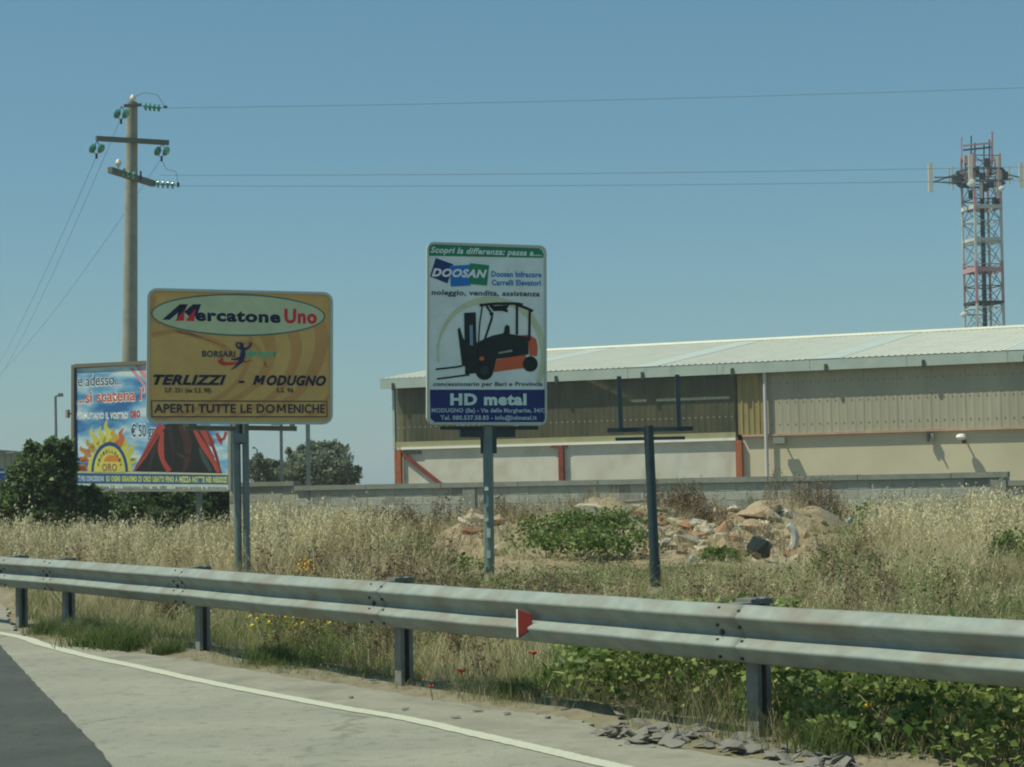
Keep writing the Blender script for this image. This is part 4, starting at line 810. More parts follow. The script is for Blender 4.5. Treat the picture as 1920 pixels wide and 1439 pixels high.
# ------------------------------------------------------------ rubble mound
m_stones = {'pale': mat('stone_pale', (.40, .35, .25), .95, (.55, .49, .36), 4., .5, 30.), 'tan': mat('stone_tan', (.30, .215, .13), .95, (.42, .32, .205), 4., .5, 30.), 'terra': mat('stone_terracotta', (.30, .145, .085), .9, (.38, .22, .13), 5., .4, 30.), 'grey': mat('stone_grey', (.26, .26, .22), .95, (.36, .35, .30), 5., .5, 30.)}
smesh = {k: [chunk('rubble_stone', m_stones[k], .55, 90 + q + 10 * j, 13) for q in range(4)] for j, k in enumerate(m_stones)}
slab_ = {'pale': 'pale stone', 'tan': 'sandy brown stone', 'terra': 'orange brick fragment', 'grey': 'grey concrete lump'}
def on_mound(px, py, zoff=0.):
    Y = np.arange(20., 42., .12); d = ray(px, py); Q = EYEP[None] + d[None] * (Y / d[1])[:, None]
    k = np.where(Q[:, 2] - zoff <= gz(Q[:, 0], Q[:, 1]))[0]
    return Q[k[0]] if len(k) else at(px, py, 38)
spots = []
for k in range(296):
    m_ = r_.random()
    if m_ < .38: px, py = r_.gauss(1385, 68), r_.gauss(1014, 27)
    elif m_ < .60: px, py = r_.gauss(1250, 50), r_.gauss(1015, 24)
    elif m_ < .80: px, py = r_.gauss(1120, 60), r_.gauss(975, 14)
    else: px, py = r_.gauss(930, 45), r_.gauss(985, 22)
    if py < 950: py = 950 + (950 - py) * .5
    s = r_.choice((.05, .07, .09, .12, .16, .21)) * r_.uniform(.8, 1.25); c = r_.choices(('pale', 'tan', 'terra', 'grey'), (4, 4, 1.4, 2))[0]; p = on_mound(px, py)
    put(r_.choice(smesh[c]), 'rubble_stone', (p[0], p[1], float(gz(p[0], p[1])) + s * .24), (s * r_.uniform(.9, 1.5), s, s * r_.uniform(.7, 1.1)), (r_.gauss(0, .4), r_.gauss(0, .4), r_.uniform(0, 6)), ('small ' if s < .07 else 'larger ') + slab_[c] + ' in the rubble ' + ('right of the dark blue post' if px > 1235 else 'on the crest beside the big pale boulder' if px > 1030 else 'on the slope by the grey signpost'), 'stone', c + ' rubble stones on the mound')
n_ = 2600; sV, sT, sN = [], [], []
for k in range(4):
    me = smesh['pale'][k]; v = np.zeros(len(me.vertices) * 3); me.vertices.foreach_get('co', v); t_ = np.array([tuple(p.vertices) for p in me.polygons]); sV.append((v.reshape(-1, 3), t_, np.zeros(len(v) // 3)))
qx = np.concatenate([rng.normal(1385, 70, 900), rng.normal(1255, 45, 600), rng.normal(1120, 65, 500), rng.normal(930, 50, 600)]); qy = np.concatenate([rng.normal(1012, 30, 900), rng.normal(1012, 28, 600), rng.normal(978, 16, 500), rng.normal(992, 26, 600)])
qy = np.where(qy < 950, 1900 - qy, qy); P = np.array([on_mound(a, b) for a, b in zip(qx[::2], qy[::2])]); P = np.concatenate([P, P + rng.normal(0, .22, P.shape)]); P[:, 2] = gz(P[:, 0], P[:, 1]) + .008
V, T, tn = scatter(sV, P, rng.uniform(0, 6, len(P)), rng.uniform(.012, .045, len(P)), rng.uniform(0, 1, len(P)), .1)
arrmesh('small_rubble', V, T, tn, leafmat('rubble_bits', [(0, (.22, .13, .07)), (.3, (.34, .25, .15)), (.7, (.46, .40, .28)), (1, (.58, .54, .42))], .0, .95), kind='stuff', label='small broken stones and crumbs strewn over the mound')
mx, my = np.meshgrid(np.arange(-3.2, 6.2, .07), np.arange(25.2, 37.4, .07)); mz = gz(mx, my) + .006 + .012 * np.abs(nz(mx, my, 9.)) * rub(mx, my) + rng.uniform(0, .014, mx.shape) * rub(mx, my) - .03 * (rub(mx, my) < .02)
ny_, nx_ = mx.shape; ii, jj = np.meshgrid(np.arange(nx_ - 1), np.arange(ny_ - 1)); a = (jj * nx_ + ii).ravel()
arrmesh('earth_mound', np.stack([mx, my, mz], -1).reshape(-1, 3), np.concatenate([np.stack([a, a + 1, a + nx_ + 1], -1), np.stack([a, a + nx_ + 1, a + nx_], -1)]), None, mat('mound_soil', (.21, .155, .095), .95, (.34, .27, .175), 3.5, .6, 25., col3=(.30, .27, .19), s3=1.3), kind='structure')
def big(px, py, s, c, rot, label, name='boulder', cat='rock', seed=1, n=16):
    p = on_mound(px, py); me = chunk(name, m_stones[c] if isinstance(c, str) else c, .6, seed, n); return put(me, name, (p[0], p[1], float(gz(p[0], p[1])) + s[2] * .5), s, rot, label, cat, None)
big(1098, 978, (.42, .32, .28), 'pale', (0, .1, .3), 'largest pale rounded boulder on the mound, left of the dark blue post', seed=5, n=24)
big(1160, 968, (.42, .25, .13), 'pale', (.1, .25, 2.9), 'long pale stone slab lying on the mound just left of the dark blue post', seed=8)
big(1430, 972, (.5, .32, .16), 'tan', (.15, -.12, .2), 'flat reddish tan slab tilted on the right heap of rubble', seed=11)
big(1415, 998, (.34, .24, .2), 'tan', (.3, .1, 1.), 'brown boulder under the tilted tan slab on the right heap', seed=13)
big(1345, 968, (.2, .16, .12), 'pale', (.2, .1, 1.), 'pale angular rock at the crest between two brown weed clumps', seed=14)
big(1424, 1048, (.2, .16, .30), mat('dark_plastic', (.035, .05, .045), .5, (.06, .08, .07), 4.), (.1, .5, .2), 'dark green black rubbish sack at the foot of the right rubble heap', 'rubbish_sack', 'sack', 17, 15)
big(1712, 1070, (.42, .26, .3), mat('grey_plastic', (.22, .25, .24), .6, (.28, .31, .29), 3.), (.1, .1, .2), 'dull grey sack half hidden in the dry grass on the right', 'rubbish_sack', 'sack', 19, 30)
big(930, 985, (.2, .15, .13), 'pale', (.2, .1, 1.), 'pale rock on the mound close to the grey signpost', seed=21)
big(1270, 1018, (.17, .15, .14), 'pale', (.2, .1, 2.), 'pale cracked rock right of the dark blue post', seed=23)
def board(px0, py0, px1, py1, Y, w_, th_, m, label, name='concrete_slab', cat='slab'):
    a, b = at(px0, py0, Y), at(px1, py1, Y + .4); o = thing(name, label, cat, (a + b) / 2); mb = MB()
    mb.bar(a, (a + b) / 2 + np.array([0, 0, .012]), w_, th_); mb.build('broken_half', m, o); mb = MB(); mb.bar((a + b) / 2 + np.array([.01, 0, .0]), b, w_ * .85, th_ * .9); mb.build('broken_half', m, o)
board(1122, 946, 1195, 940, 34.2, .5, .05, mat('slab_grey', (.20, .21, .19), .9, (.27, .28, .25), 4.), 'dark grey flat slab propped on top of the mound beside the wall')
board(1095, 966, 1126, 946, 33.6, .3, .04, mat('slab_light', (.36, .38, .34), .9, (.43, .45, .40), 4.), 'light grey slab leaning up against the pale boulder on the mound')
board(1022, 1003, 1080, 995, 32.2, .4, .04, mat('slab_grey', (.20, .21, .19)), 'thin grey slab lying low on the left slope of the mound')
# torn white sheet over the weeds, curved pipe
t = thing('torn_sheet', 'torn whitish plastic sheet hanging over weeds near the wall on the right', 'plastic sheet', at(1570, 985, 33.2)); mb = MB(); g_ = []
for i in range(12):
    for j in range(6):
        u_ = i / 11; v_ = j / 5; px = 1536 + 66 * u_; py = np.interp(u_, [0, .3, .7, 1], [953, 960, 975, 968]) + v_ * np.interp(u_, [0, .3, .6, 1], [6, 14, 26, 12]); g_.append(at(px + r_.uniform(-1, 1), py, 33.2 - .25 * v_ + .08 * math.sin(i * 1.7 + j)))
mb.add(g_, [(i * 6 + j, i * 6 + j + 1, (i + 1) * 6 + j + 1, (i + 1) * 6 + j) for i in range(11) for j in range(5)]); mb.build('sheet', mat('dirty_plastic', (.55, .53, .43), .7, (.42, .40, .32), 6.), t, smooth=True, fixn=False)
t = thing('bent_pipe', 'pale bent pipe piece curving at the right end of the rubble', 'pipe', at(1485, 1010, 32.8)); PYp = on_mound(1485, 1040)[1] - .15
MB().tube([at(x, y, PYp) for x, y in ((1478, 985), (1487, 993), (1491, 1008), (1488, 1024), (1480, 1034))], [.045, .06, .065, .06, .045], 8).build('tube', m_stones['grey'] if False else mat('pipe_pale', (.5, .5, .44), .7), t, smooth=True)

# ------------------------------------------------------------ vegetation templates
def blade(pts, w, V, T, tn, t=0.):
    """ribbon tapering along pts"""
    pts = np.array(pts, float); n = len(pts); b = len(V); d = pts[-1] - pts[0]; a = random.uniform(0, 6.28); side = np.array([math.cos(a), math.sin(a), 0.])
    for i in range(n):
        k = w * (1 - .85 * (i / (n - 1)) ** 1.5) / 2
        V.append(pts[i] - side * k); V.append(pts[i] + side * k); tn += [t, t]
    for i in range(n - 1): T.append((b + 2 * i, b + 2 * i + 1, b + 2 * i + 3)); T.append((b + 2 * i, b + 2 * i + 3, b + 2 * i + 2))
def arc(a, h, bend, n=4, x=0, y=0):
    return [(x + math.cos(a) * bend * t * t, y + math.sin(a) * bend * t * t, h * (t - .25 * bend / max(h, .1) * t * t)) for t in np.linspace(0, 1, n)]
def fin(V, T, tn): return np.array(V, float), np.array(T, int), np.array(tn, float)
def T_grass(nb=8, h=.3, w=.008, sp=.05, bend=.5):
    V, T, tn = [], [], []
    for _ in range(nb):
        a = random.uniform(0, 6.28); hh = h * random.uniform(.55, 1.15); blade(arc(a, hh, hh * bend * random.uniform(.2, 1), 4, random.gauss(0, sp), random.gauss(0, sp)), w, V, T, tn, random.uniform(-.08, .08))
    return fin(V, T, tn)
def T_oat(h=1.):
    V, T, tn = [], [], []
    for s_ in range(random.choice((2, 3))):
        a = random.uniform(0, 6.28); x, y = random.gauss(0, .04), random.gauss(0, .04); hh = h * random.uniform(.8, 1.1); st = arc(a, hh, .16 * random.uniform(.3, 1.6), 6, x, y); blade(st, .006, V, T, tn, -.1)
        st = np.array(st)
        for k in range(15):
            t = random.uniform(.58, 1.0); p = np.array([np.interp(t, np.linspace(0, 1, 6), st[:, q]) for q in range(3)]); b = random.uniform(0, 6.28); r_o = random.uniform(.02, .085) * (1.25 - t)*1.6
            c = p + np.array([math.cos(b) * r_o, math.sin(b) * r_o, random.uniform(-.01, .02)]); ax = np.array([math.cos(b) * .35, math.sin(b) * .35, -1.]); ax /= np.linalg.norm(ax); L = random.uniform(.030, .050); sd = np.array([-math.sin(b), math.cos(b), 0]) * L * .26
            n = len(V); V += [c, c + ax * L * .45 + sd, c + ax * L, c + ax * L * .45 - sd]; tn += [.14] * 4; T += [(n, n + 1, n + 2), (n, n + 2, n + 3)]
        for _ in range(2): blade(arc(random.uniform(0, 6.28), hh * random.uniform(.3, .5), .2, 3, x, y), .009, V, T, tn, random.uniform(-.12, .05))
    return fin(V, T, tn)
def T_dock(h=.8):
    V, T, tn = [], [], []
    for s_ in range(9):
        a = random.uniform(0, 6.28); st = np.array(arc(a, h * random.uniform(.6, 1.1), .15 * random.random(), 5, random.gauss(0, .09), random.gauss(0, .09))); blade(st, .009, V, T, tn, 0)
        for k in range(16):
            t = random.uniform(.3, 1); p = np.array([np.interp(t, np.linspace(0, 1, 5), st[:, q]) for q in range(3)]); v = rng.normal(0, 1, (2, 3)); v /= np.linalg.norm(v, axis=1)[:, None]; L = random.uniform(.012, .028); c = p + rng.normal(0, .022, 3)
            n = len(V); V += [c + v[0] * L, c - v[0] * L * .5 + v[1] * L, c - v[0] * L * .5 - v[1] * L]; tn += [random.uniform(-.12, .12)] * 3; T.append((n, n + 1, n + 2))
    return fin(V, T, tn)
def leafcloud(n, L, shape=1, asp=.75):
    """n folded leaves about the origin, each a 4-triangle leaf; returns template arrays per leaf (unit)"""
    V = np.array([(0, 0, 0), (.35, -.5 * asp, .06), (1, 0, -.04), (.35, .5 * asp, .06), (.45, 0, -.02)]) * L; T = np.array([(0, 1, 4), (1, 2, 4), (2, 3, 4), (3, 0, 4)]); return V, T
def leaves(C, L, tone, asp=.75, up=.3, jit=.35):
    n = len(C); V0, T0 = leafcloud(1, 1., asp=asp); R = rng.normal(0, 1, (n, 3)); R[:, 2] *= .7; R /= np.linalg.norm(R, axis=1)[:, None]
    Nn = rng.normal(0, 1, (n, 3)) + np.array([0, 0, up * 3]); Nn -= (Nn * R).sum(1)[:, None] * R; Nn /= np.linalg.norm(Nn, axis=1)[:, None]; B = np.cross(Nn, R); S = (L * rng.uniform(1 - jit, 1 + jit, n))[:, None, None]
    V = (C[:, None] + S * (V0[None, :, 0:1] * R[:, None] + V0[None, :, 1:2] * B[:, None] + V0[None, :, 2:3] * Nn[:, None])).reshape(-1, 3)
    T = (T0[None] + (np.arange(n) * 5)[:, None, None]).reshape(-1, 3); return V, T, np.repeat(tone, 5)
def infr(x, y, mg=1.12): return np.abs(x) < (y * .267 * mg + .6)
def sample(n, x0, x1, y0, y1, dmin=.12, extra=None):
    x = rng.uniform(x0, x1, n); y = rng.uniform(y0, y1, n); d = edge_dist(x, y); k = (d > dmin) & infr(x, y)
    wy = W0[1] + (x - W0[0]) * D[1] / D[0]; k &= y < wy - .25
    if extra is not None: k &= extra(x, y, d)
    x, y = x[k], y[k]; return np.stack([x, y, gz(x, y)], -1)
def make(name, temps, P, s0, s1, t0, t1, m, lean=.12, **tg):
    n = len(P); V, T, tn = scatter(temps, P, rng.uniform(0, 6.28, n), rng.uniform(s0, s1, n), rng.uniform(t0, t1, n), lean); return arrmesh(name, V, T, tn, m, kind='stuff', **tg)
m_gr = leafmat('green_grass', [(0, (.065, .115, .030)), (.45, (.15, .20, .06)), (.75, (.27, .28, .11)), (1, (.42, .39, .20))], .42)
m_dry = leafmat('dry_grass', [(0, (.17, .15, .075)), (.4, (.43, .355, .19)), (1, (.82, .74, .48))], .38)
m_brn = leafmat('brown_weed', [(0, (.10, .075, .045)), (.5, (.21, .155, .09)), (1, (.35, .28, .17))], .25)
m_vine = leafmat('vine_leaf', [(0, (.045, .095, .022)), (.4, (.14, .215, .05)), (.8, (.33, .39, .13)), (1, (.46, .45, .20))], .4, .45)
m_bush = leafmat('bush_leaf', [(0, (.04, .07, .028)), (.5, (.10, .165, .055)), (1, (.24, .31, .11))], .4, .5)
m_olv = leafmat('olive_leaf', [(0, (.11, .145, .10)), (.5, (.19, .235, .15)), (1, (.30, .34, .22))], .4)
m_bark = mat('bark', (.09, .07, .05), .9, (.14, .11, .08), 6., .5, 20.)
grs = [T_grass(9, .26, .008, .07, .8) for _ in range(8)]; grs_l = [T_grass(7, .42, .006, .08, .7) for _ in range(8)]; oats = [T_oat() for _ in range(10)]
# patchy ground cover
pn = lambda x, y, s, o=0.: nz(x + 31 * o, y - 17 * o, s)
def vinez(x, y): return (x > -.1) & (y < 15)
def toplimit(P, px0_tab, yt_tab, jit=10.):
    """height a plant may reach so that the wall, the mound and the posts behind it stay in view from the road"""
    px = 960 + F * P[:, 0] / P[:, 1]; yt = np.interp(px, px0_tab, yt_tab) + rng.normal(.5, 1.1, len(P)) * jit + 15 * pn(P[:, 0], P[:, 1], 3., 5); hz = 903 - .02 * (px - 960)
    for a_, b_, Yq, yq in ((1532, 1606, 33.2, 984), (1470, 1500, 31., 1030), (420, 482, 25.3, 1066), (1190, 1250, 24.4, 1108), (888, 940, 26.2, 1072)): yt = np.where((px > a_) & (px < b_) & (P[:, 1] < Yq), yq, yt)
    yt = np.where((px > 830) & (px < 1530) & (P[:, 1] < 29.), np.maximum(yt, 1050 + rng.normal(0, 8, len(P))), yt)
    return EYE - (yt - hz) / F * P[:, 1] - P[:, 2]
def place(name, temps, P, s0, s1, t0, t1, m, hT, lean=.12, tab=None, dgrow=True, label='', jit=10., smin=.12, clus=0, csd=.1):
    n = len(P); sc = rng.uniform(s0, s1, n); ct = np.zeros(n)
    if clus:
        m_ = n // clus; P = np.repeat(P[:m_], clus, 0); P[:, :2] += rng.normal(0, csd, (len(P), 2)); P[:, 2] = gz(P[:, 0], P[:, 1]); n = len(P)
        cs = np.repeat(rng.uniform(s0, s1, m_), clus); sc = cs * rng.uniform(.7, 1.15, n); ct = np.repeat(rng.normal(0, .16, m_), clus)
        k = edge_dist(P[:, 0], P[:, 1]) > .1; P, sc, ct = P[k], sc[k], ct[k]; n = len(P)
    if dgrow: sc = sc * (.35 + .65 * ss(.15, .9, edge_dist(P[:, 0], P[:, 1])))
    if tab is not None: sc = np.minimum(sc, toplimit(P, *tab, jit=jit) / hT)
    k = sc > smin; P, sc, ct = P[k], sc[k], ct[k]; n = len(P); tn0 = rng.uniform(t0, t1, n) + ct
    tn0 = np.clip(tn0 + .22 * pn(P[:, 0], P[:, 1], 1.7, 6), 0, 1)
    V, T, tn = scatter(temps, P, rng.uniform(0, 6.28, n), sc, tn0, lean); return arrmesh(name, V, T, tn, m, kind='stuff', label=label)
TAB = ([-200, 430, 470, 560, 700, 830, 900, 1000, 1120, 1240, 1330, 1500, 1580, 1700, 1860, 2100], [985, 990, 935, 930, 968, 965, 958, 970, 980, 965, 985, 965, 955, 938, 930, 935])
P = sample(120000, -9, 8, 9.5, 24, .15, lambda x, y, d: (rng.random(len(x)) < np.where(pn(x, y, 1.1, 1) > 0, 1., .4)) & ~vinez(x, y)); P = P[:24000]
place('green_grass', grs, P, .35, .95, .2, 1., m_gr, .28, tab=TAB, label='green grass on the verge under and behind the guardrail', clus=5, csd=.08)
P = sample(60000, -9, 9, 9.8, 25, .3, lambda x, y, d: (rng.random(len(x)) < np.where(pn(x, y, .9, 2) > -.1, 1., .3)) & ~vinez(x, y)); P = P[:13000]
place('dry_grass', grs_l, P, .3, .9, .2, 1., m_dry, .42, .3, TAB, clus=5, csd=.09, label='thin dry straw grass on the verge by the guardrail')
def mid(x, y): return (960 + F * x / y > 820) & (960 + F * x / y < 1620) & (y < 32)
P = sample(90000, -12, 12, 22, 41.5, .3, lambda x, y, d: rng.random(len(x)) < (1 - .93 * rub(x, y))); P = P[:21000]
k = mid(P[:, 0], P[:, 1]); place('dry_meadow_grass', grs_l, P[~k], .6, 1.5, .25, 1., m_dry, .42, .25, TAB, False, 'straw coloured meadow grass between the guardrail and the block wall', clus=8, csd=.11)
place('short_dry_grass', grs_l, P[k], .2, .5, .2, .95, m_dry, .42, .3, TAB, False, 'short dry grass in front of the rubble mound')
P = sample(60000, -12, 12, 21, 40, .3, lambda x, y, d: (pn(x, y, 1.3, 3) > -.1) & (rng.random(len(x)) < (1 - .85 * rub(x, y)))); P = P[:9500]
k = mid(P[:, 0], P[:, 1]); place('meadow_greens', grs, P[~k], .6, 1.4, .1, .9, m_gr, .28, .15, TAB, False, 'green tufts mixed into the dry meadow', clus=6, csd=.09)
place('short_green_grass', grs, P[k], .4, .8, .1, .9, m_gr, .28, .2, TAB, False, 'short green tufts in front of the rubble mound')
P = sample(90000, -12, 12, 24, 41.5, .4, lambda x, y, d: (rng.random(len(x)) < (1 - .99 * rub(x, y)) * np.where(pn(x, y, .8, 4) > -.35, 1, .3) * ss(23.5, 27, y)) & ~mid(x, y)); P = P[:9500]
place('wild_oats', oats, P, .55, 1.12, .3, 1., m_dry, 1., .13, TAB, False, 'tall pale wild oats gone to seed across the verge', 19., .22, 7, .13)
P = sample(20000, -8, 8, 15, 30, .8, lambda x, y, d: (rng.random(len(x)) < .3) & ~vinez(x, y)); P = P[:1500]
place('short_oats', oats, P, .22, .5, .3, 1., m_dry, 1., .2, TAB, False, 'shorter oats just behind the guardrail')

def T_weed(h=.35, n=34, L=.035):
    C = np.stack([rng.normal(0, h * .3, n), rng.normal(0, h * .3, n), rng.uniform(.05, 1, n) * h], -1); V, T, tn = leaves(C, np.full(n, L), rng.uniform(-.25, .25, n), .5, .3)
    return V, T, tn
weeds = [T_weed() for _ in range(6)] + [T_weed(.5, 50, .03) for _ in range(3)]; docks = [T_dock() for _ in range(5)]
P = sample(30000, -9, 8, 10, 40, .35, lambda x, y, d: (pn(x, y, 1.0, 8) > 0) & ~vinez(x, y) & (rng.random(len(x)) < (1 - .9 * rub(x, y)))); P = P[:3200]
place('leafy_weeds', weeds, P, .4, 1.3, .15, .8, m_vine, .45, .15, TAB, True, 'leafy green weeds dotted through the grass', 6.)
P = sample(30000, -9, 8, 11, 40, .5, lambda x, y, d: (pn(x, y, 1.2, 9) > .25) & ~vinez(x, y) & (rub(x, y) < .2)); P = P[:800]
place('brown_weeds', docks, P, .3, .9, .2, .9, m_brn, .9, .15, TAB, False, 'small brown dried weeds dotted through the meadow', 6.)
P = sample(60000, -3, 6, 27, 36, .5, lambda x, y, d: (pn(x, y, 2.5, 7) > -.1) & (rub(x, y) > .2)); P = P[:1300]
place('rubble_grass', grs_l, P, .3, .9, .1, .9, m_dry, .42, .3, None, False, 'sparse dry grass sprouting between the rubble')
P = sample(9000, -3, 6, 27.5, 36, .5, lambda x, y, d: (pn(x, y, 2., 12) > .15) & (rub(x, y) > .2)); P = P[:170]
place('rubble_weeds', docks, P, .25, .6, .2, .9, m_brn, .9, .15, None, False, 'small dried weeds growing out of the rubble')
# leafy creeping plants at the right, under the rail
def cover(name, label, fx, n, L, m, hmax, t0=.1, t1=1.):
    x, y, hh = fx(n); z = gz(x, y) + hh; o = arrmesh(name, *leaves(np.stack([x, y, z], -1), np.full(len(x), L), np.clip(rng.uniform(t0, t1, len(x)) * .85 + .28 * nz(x * 1.3, y * 1.3, 4.), 0, 1), .8, .35, .5), m, kind='stuff'); o['label'] = label; return o
def fvine(n):
    s = rng.uniform(0, 1, n * 3); o_ = rng.uniform(.0, 2.1, n * 3)
    # along rail line from px 960 to beyond right
    i = (212 + s * 160).astype(int); i = np.clip(i, 0, len(rp) - 1); R = np.array(rp)[i]; j = np.minimum(i + 1, len(rp) - 1); R = R + (np.array(rp)[j] - R) * rng.random((len(i), 1)); nn = np.array([rnorm(int(q)) for q in range(len(rp))])[i]
    x = R[:, 0] - nn[:, 0] * (o_ - .0); y = R[:, 1] - nn[:, 1] * (o_ - .0)
    hm = (.44 + .18 * nz(x, y, 2.2)) * (.25 + .75 * ss(-.1, .5, o_)) * ss(-.1, .9, x) + .03; lim = np.where(x > 1.45, .02, .30) + .10 * nz(x, y, 4.)
    k = (rng.random(len(x)) < ss(-.3, .5, x + .25 * nz(x, y, 3.))) & (o_ > lim) & (edge_dist(x, y) > .12)
    h_ = hm * (1 - rng.random(len(x)) ** 2.2); x, y, h_ = x[k], y[k], h_[k]; return x[:n], y[:n], h_[:n]
cover('creeping_vine', 'dense bright green leafy creeper under the guardrail at the right', fvine, 32000, .050, m_vine, .5)

x_, y_, h_ = fvine(2600); o_ = arrmesh('broad_weed_leaves', *leaves(np.stack([x_, y_, gz(x_, y_) + h_ * 1.05], -1), np.full(len(x_), .085), rng.uniform(.1, .9, len(x_)), .45, .2, .5), m_vine, kind='stuff'); o_['label'] = 'larger narrow weed leaves mixed into the creeper'
P = sample(30000, -.3, 6, 8, 14.5, .2, lambda x, y, d: rng.random(len(x)) < .6)[:3600]
place('creeper_grass', grs_l, P[::2], .3, 1.0, .05, .9, m_gr, .42, .25, None, True, 'stray grass growing through the creeper')
place('creeper_straw', grs_l, P[1::2], .3, 1.0, .1, .9, m_dry, .42, .3, None, True, 'dry straw growing through the creeper')
def clump(px, py, Y, w_, h_, n, L, m, name, label, cat, t0=.1, t1=.95, asp=.6, grp=None, stems=True, sink=0.):
    c = at(px, py, Y); zb = float(gz(c[0], c[1])); t = thing(name, label, cat, (c[0], c[1], zb), grp)
    nb = 7; bx = rng.normal(0, w_ * .28, nb); by = rng.normal(0, w_ * .22, nb); bz = rng.uniform(.35, .75, nb) * h_; k = rng.integers(0, nb, n)
    P = np.stack([c[0] + bx[k], c[1] + by[k], zb + bz[k]], -1) + rng.normal(0, 1, (n, 3)) * np.array([w_ * .16, w_ * .14, h_ * .17]); P[:, 2] = np.clip(P[:, 2], zb + .01, zb + h_ * 1.1)
    V, T, tn = leaves(P, np.full(n, L), rng.uniform(t0, t1, n), asp, .2); arrmesh('foliage', V, T, tn, m, t)
    if stems:
        mb = MB()
        for q in range(nb): mb.tube([(c[0] + bx[q] * .2, c[1] + by[q] * .2, zb - .05), (c[0] + bx[q], c[1] + by[q], zb + bz[q])], [.008, .004], 4)
        mb.build('stems', m_bark, t)
    return t
for i, (px, py, Y, w_, h_, lb) in enumerate(((1045, 1040, 30.3, .8, .5, 'green leafy weed bush low on the mound, right of the grey signpost'), (1110, 1035, 30.4, .9, .55, 'green leafy weed bush in the middle of the low row on the mound'), (1180, 1030, 30.4, .8, .5, 'green leafy weed bush touching the dark blue post on its left'), (1030, 1080, 28.2, .9, .45, 'green leafy weed bush in front of the mound, right of the grey signpost base'), (1095, 1078, 28, .9, .5, 'green leafy weed bush in front of the mound, halfway between the two bare posts'), (1160, 1075, 28.2, .8, .5, 'green leafy weed bush in front of the mound, nearly at the dark blue post'), (1360, 1085, 27.5, .5, .2, 'low green weed bush at the foot of the right rubble heap'), (740, 1075, 27, .7, .45, 'bright green weed bush rising over the rail between the two advertising signs'), (845, 1085, 26.5, .6, .3, 'low green weed bush over the rail, left of the grey signpost'), (1622, 1010, 33.5, .6, .6, 'dark green weed bush below the torn white sheet'), (1750, 1010, 33, .6, .6, 'green weed bush in the oats at the right of the torn sheet'), (1905, 1115, 24.5, .6, .6, 'green weed bush at the right edge just over the guardrail'), (1640, 1115, 25, .8, .25, 'low green weed bush right of the empty frame post above the rail'))):
    clump(px, py, Y, w_, h_, 700, .07, m_vine, 'weed_bush', lb, 'bush', .0, .7, .6, 'green weed bushes')
for px, py, Y, w_, sc_, n, lb in ((770, 960, 35.2, 1.05, .95, 40, 'wide dark brown dried weed clump against the wall between the two signs'), (705, 965, 35.2, .4, .85, 14, 'narrow brown dried weed clump left of the wide brown one'), (530, 980, 34, .7, .9, 26, 'brown dried weed clump in the oats below the yellow sign'), (955, 945, 36, .7, .9, 22, 'brownish dried weed clump just right of the grey signpost'), (1280, 945, 36, .7, .9, 34, 'dark brown dried weed clump at the wall right of the blue post'), (1325, 1000, 32.6, .4, .75, 18, 'golden brown weed tuft standing in the rubble'), (1525, 985, 34.6, .7, .8, 28, 'brown dried weed clump left of the torn white sheet'), (1490, 975, 35.5, .3, .6, 6, 'small brown weed clump right of the tan slab'), (1560, 1030, 33, .5, .7, 8, 'dark dried weed clump under the torn sheet'), (1812, 1030, 34, .2, .95, 5, 'slender dark dock plant standing in the oats at the right'), (1880, 1050, 33, .6, .7, 9, 'reddish brown dried weeds at the right edge')):
    c = at(px, py, Y); t = thing('dried_weed_clump', lb, 'weed', (c[0], c[1], float(gz(c[0], c[1]))), 'brown dried weeds'); P = np.stack([c[0] + rng.normal(0, w_ * .42, n), c[1] + rng.normal(0, w_ * .3, n), np.zeros(n)], -1); P[:, 2] = gz(P[:, 0], P[:, 1])
    V, T, tn = scatter(docks, P, rng.uniform(0, 6, n), rng.uniform(.75, 1.1, n) * sc_, rng.uniform(.2, .7, n), .12); arrmesh('stalks', V, T, tn, m_brn, t)
# grass tufts at the asphalt edge
tuft = [T_grass(90, .20, .008, .09, .9) for _ in range(3)]
for px, py, s, lb in ((485, 1245, 1.1, 'bright green grass tuft by the road edge under the rail, right of the third post'), (1570, 1415, 1.2, 'dark green grass tuft growing through the broken asphalt'), (130, 1195, 1.2, 'green grass tuft at the foot of the leftmost visible post'), (195, 1212, 1.7, 'dark green grass tuft spilling onto the shoulder at the left'), (235, 1218, 1.4, 'deep green grass tuft in the shade at the left road edge'), (95, 1188, 1.1, 'pale green tuft near the left end of the rail'), (310, 1225, .9, 'small green tuft behind the shoulder left of the third post'), (985, 1310, 1.0, 'green tuft at the start of the leafy creeper')):
    g = gnd(px, py, .0); t = thing('grass_tuft', lb, 'grass tuft', (g[0], g[1] + .08, float(gz(g[0], g[1] + .08))), 'grass tufts along the road edge'); P = np.stack([g[0] + rng.normal(0, .08 * s, 5), g[1] + .08 + rng.normal(0, .05, 5), np.zeros(5)], -1); P[:, 2] = gz(P[:, 0], P[:, 1])
    V, T, tn = scatter(tuft, P, rng.uniform(0, 6, 5), rng.uniform(.6, .95, 5) * s, rng.uniform(.1, .45, 5), .1); arrmesh('blades', V, T, tn, m_gr, t)
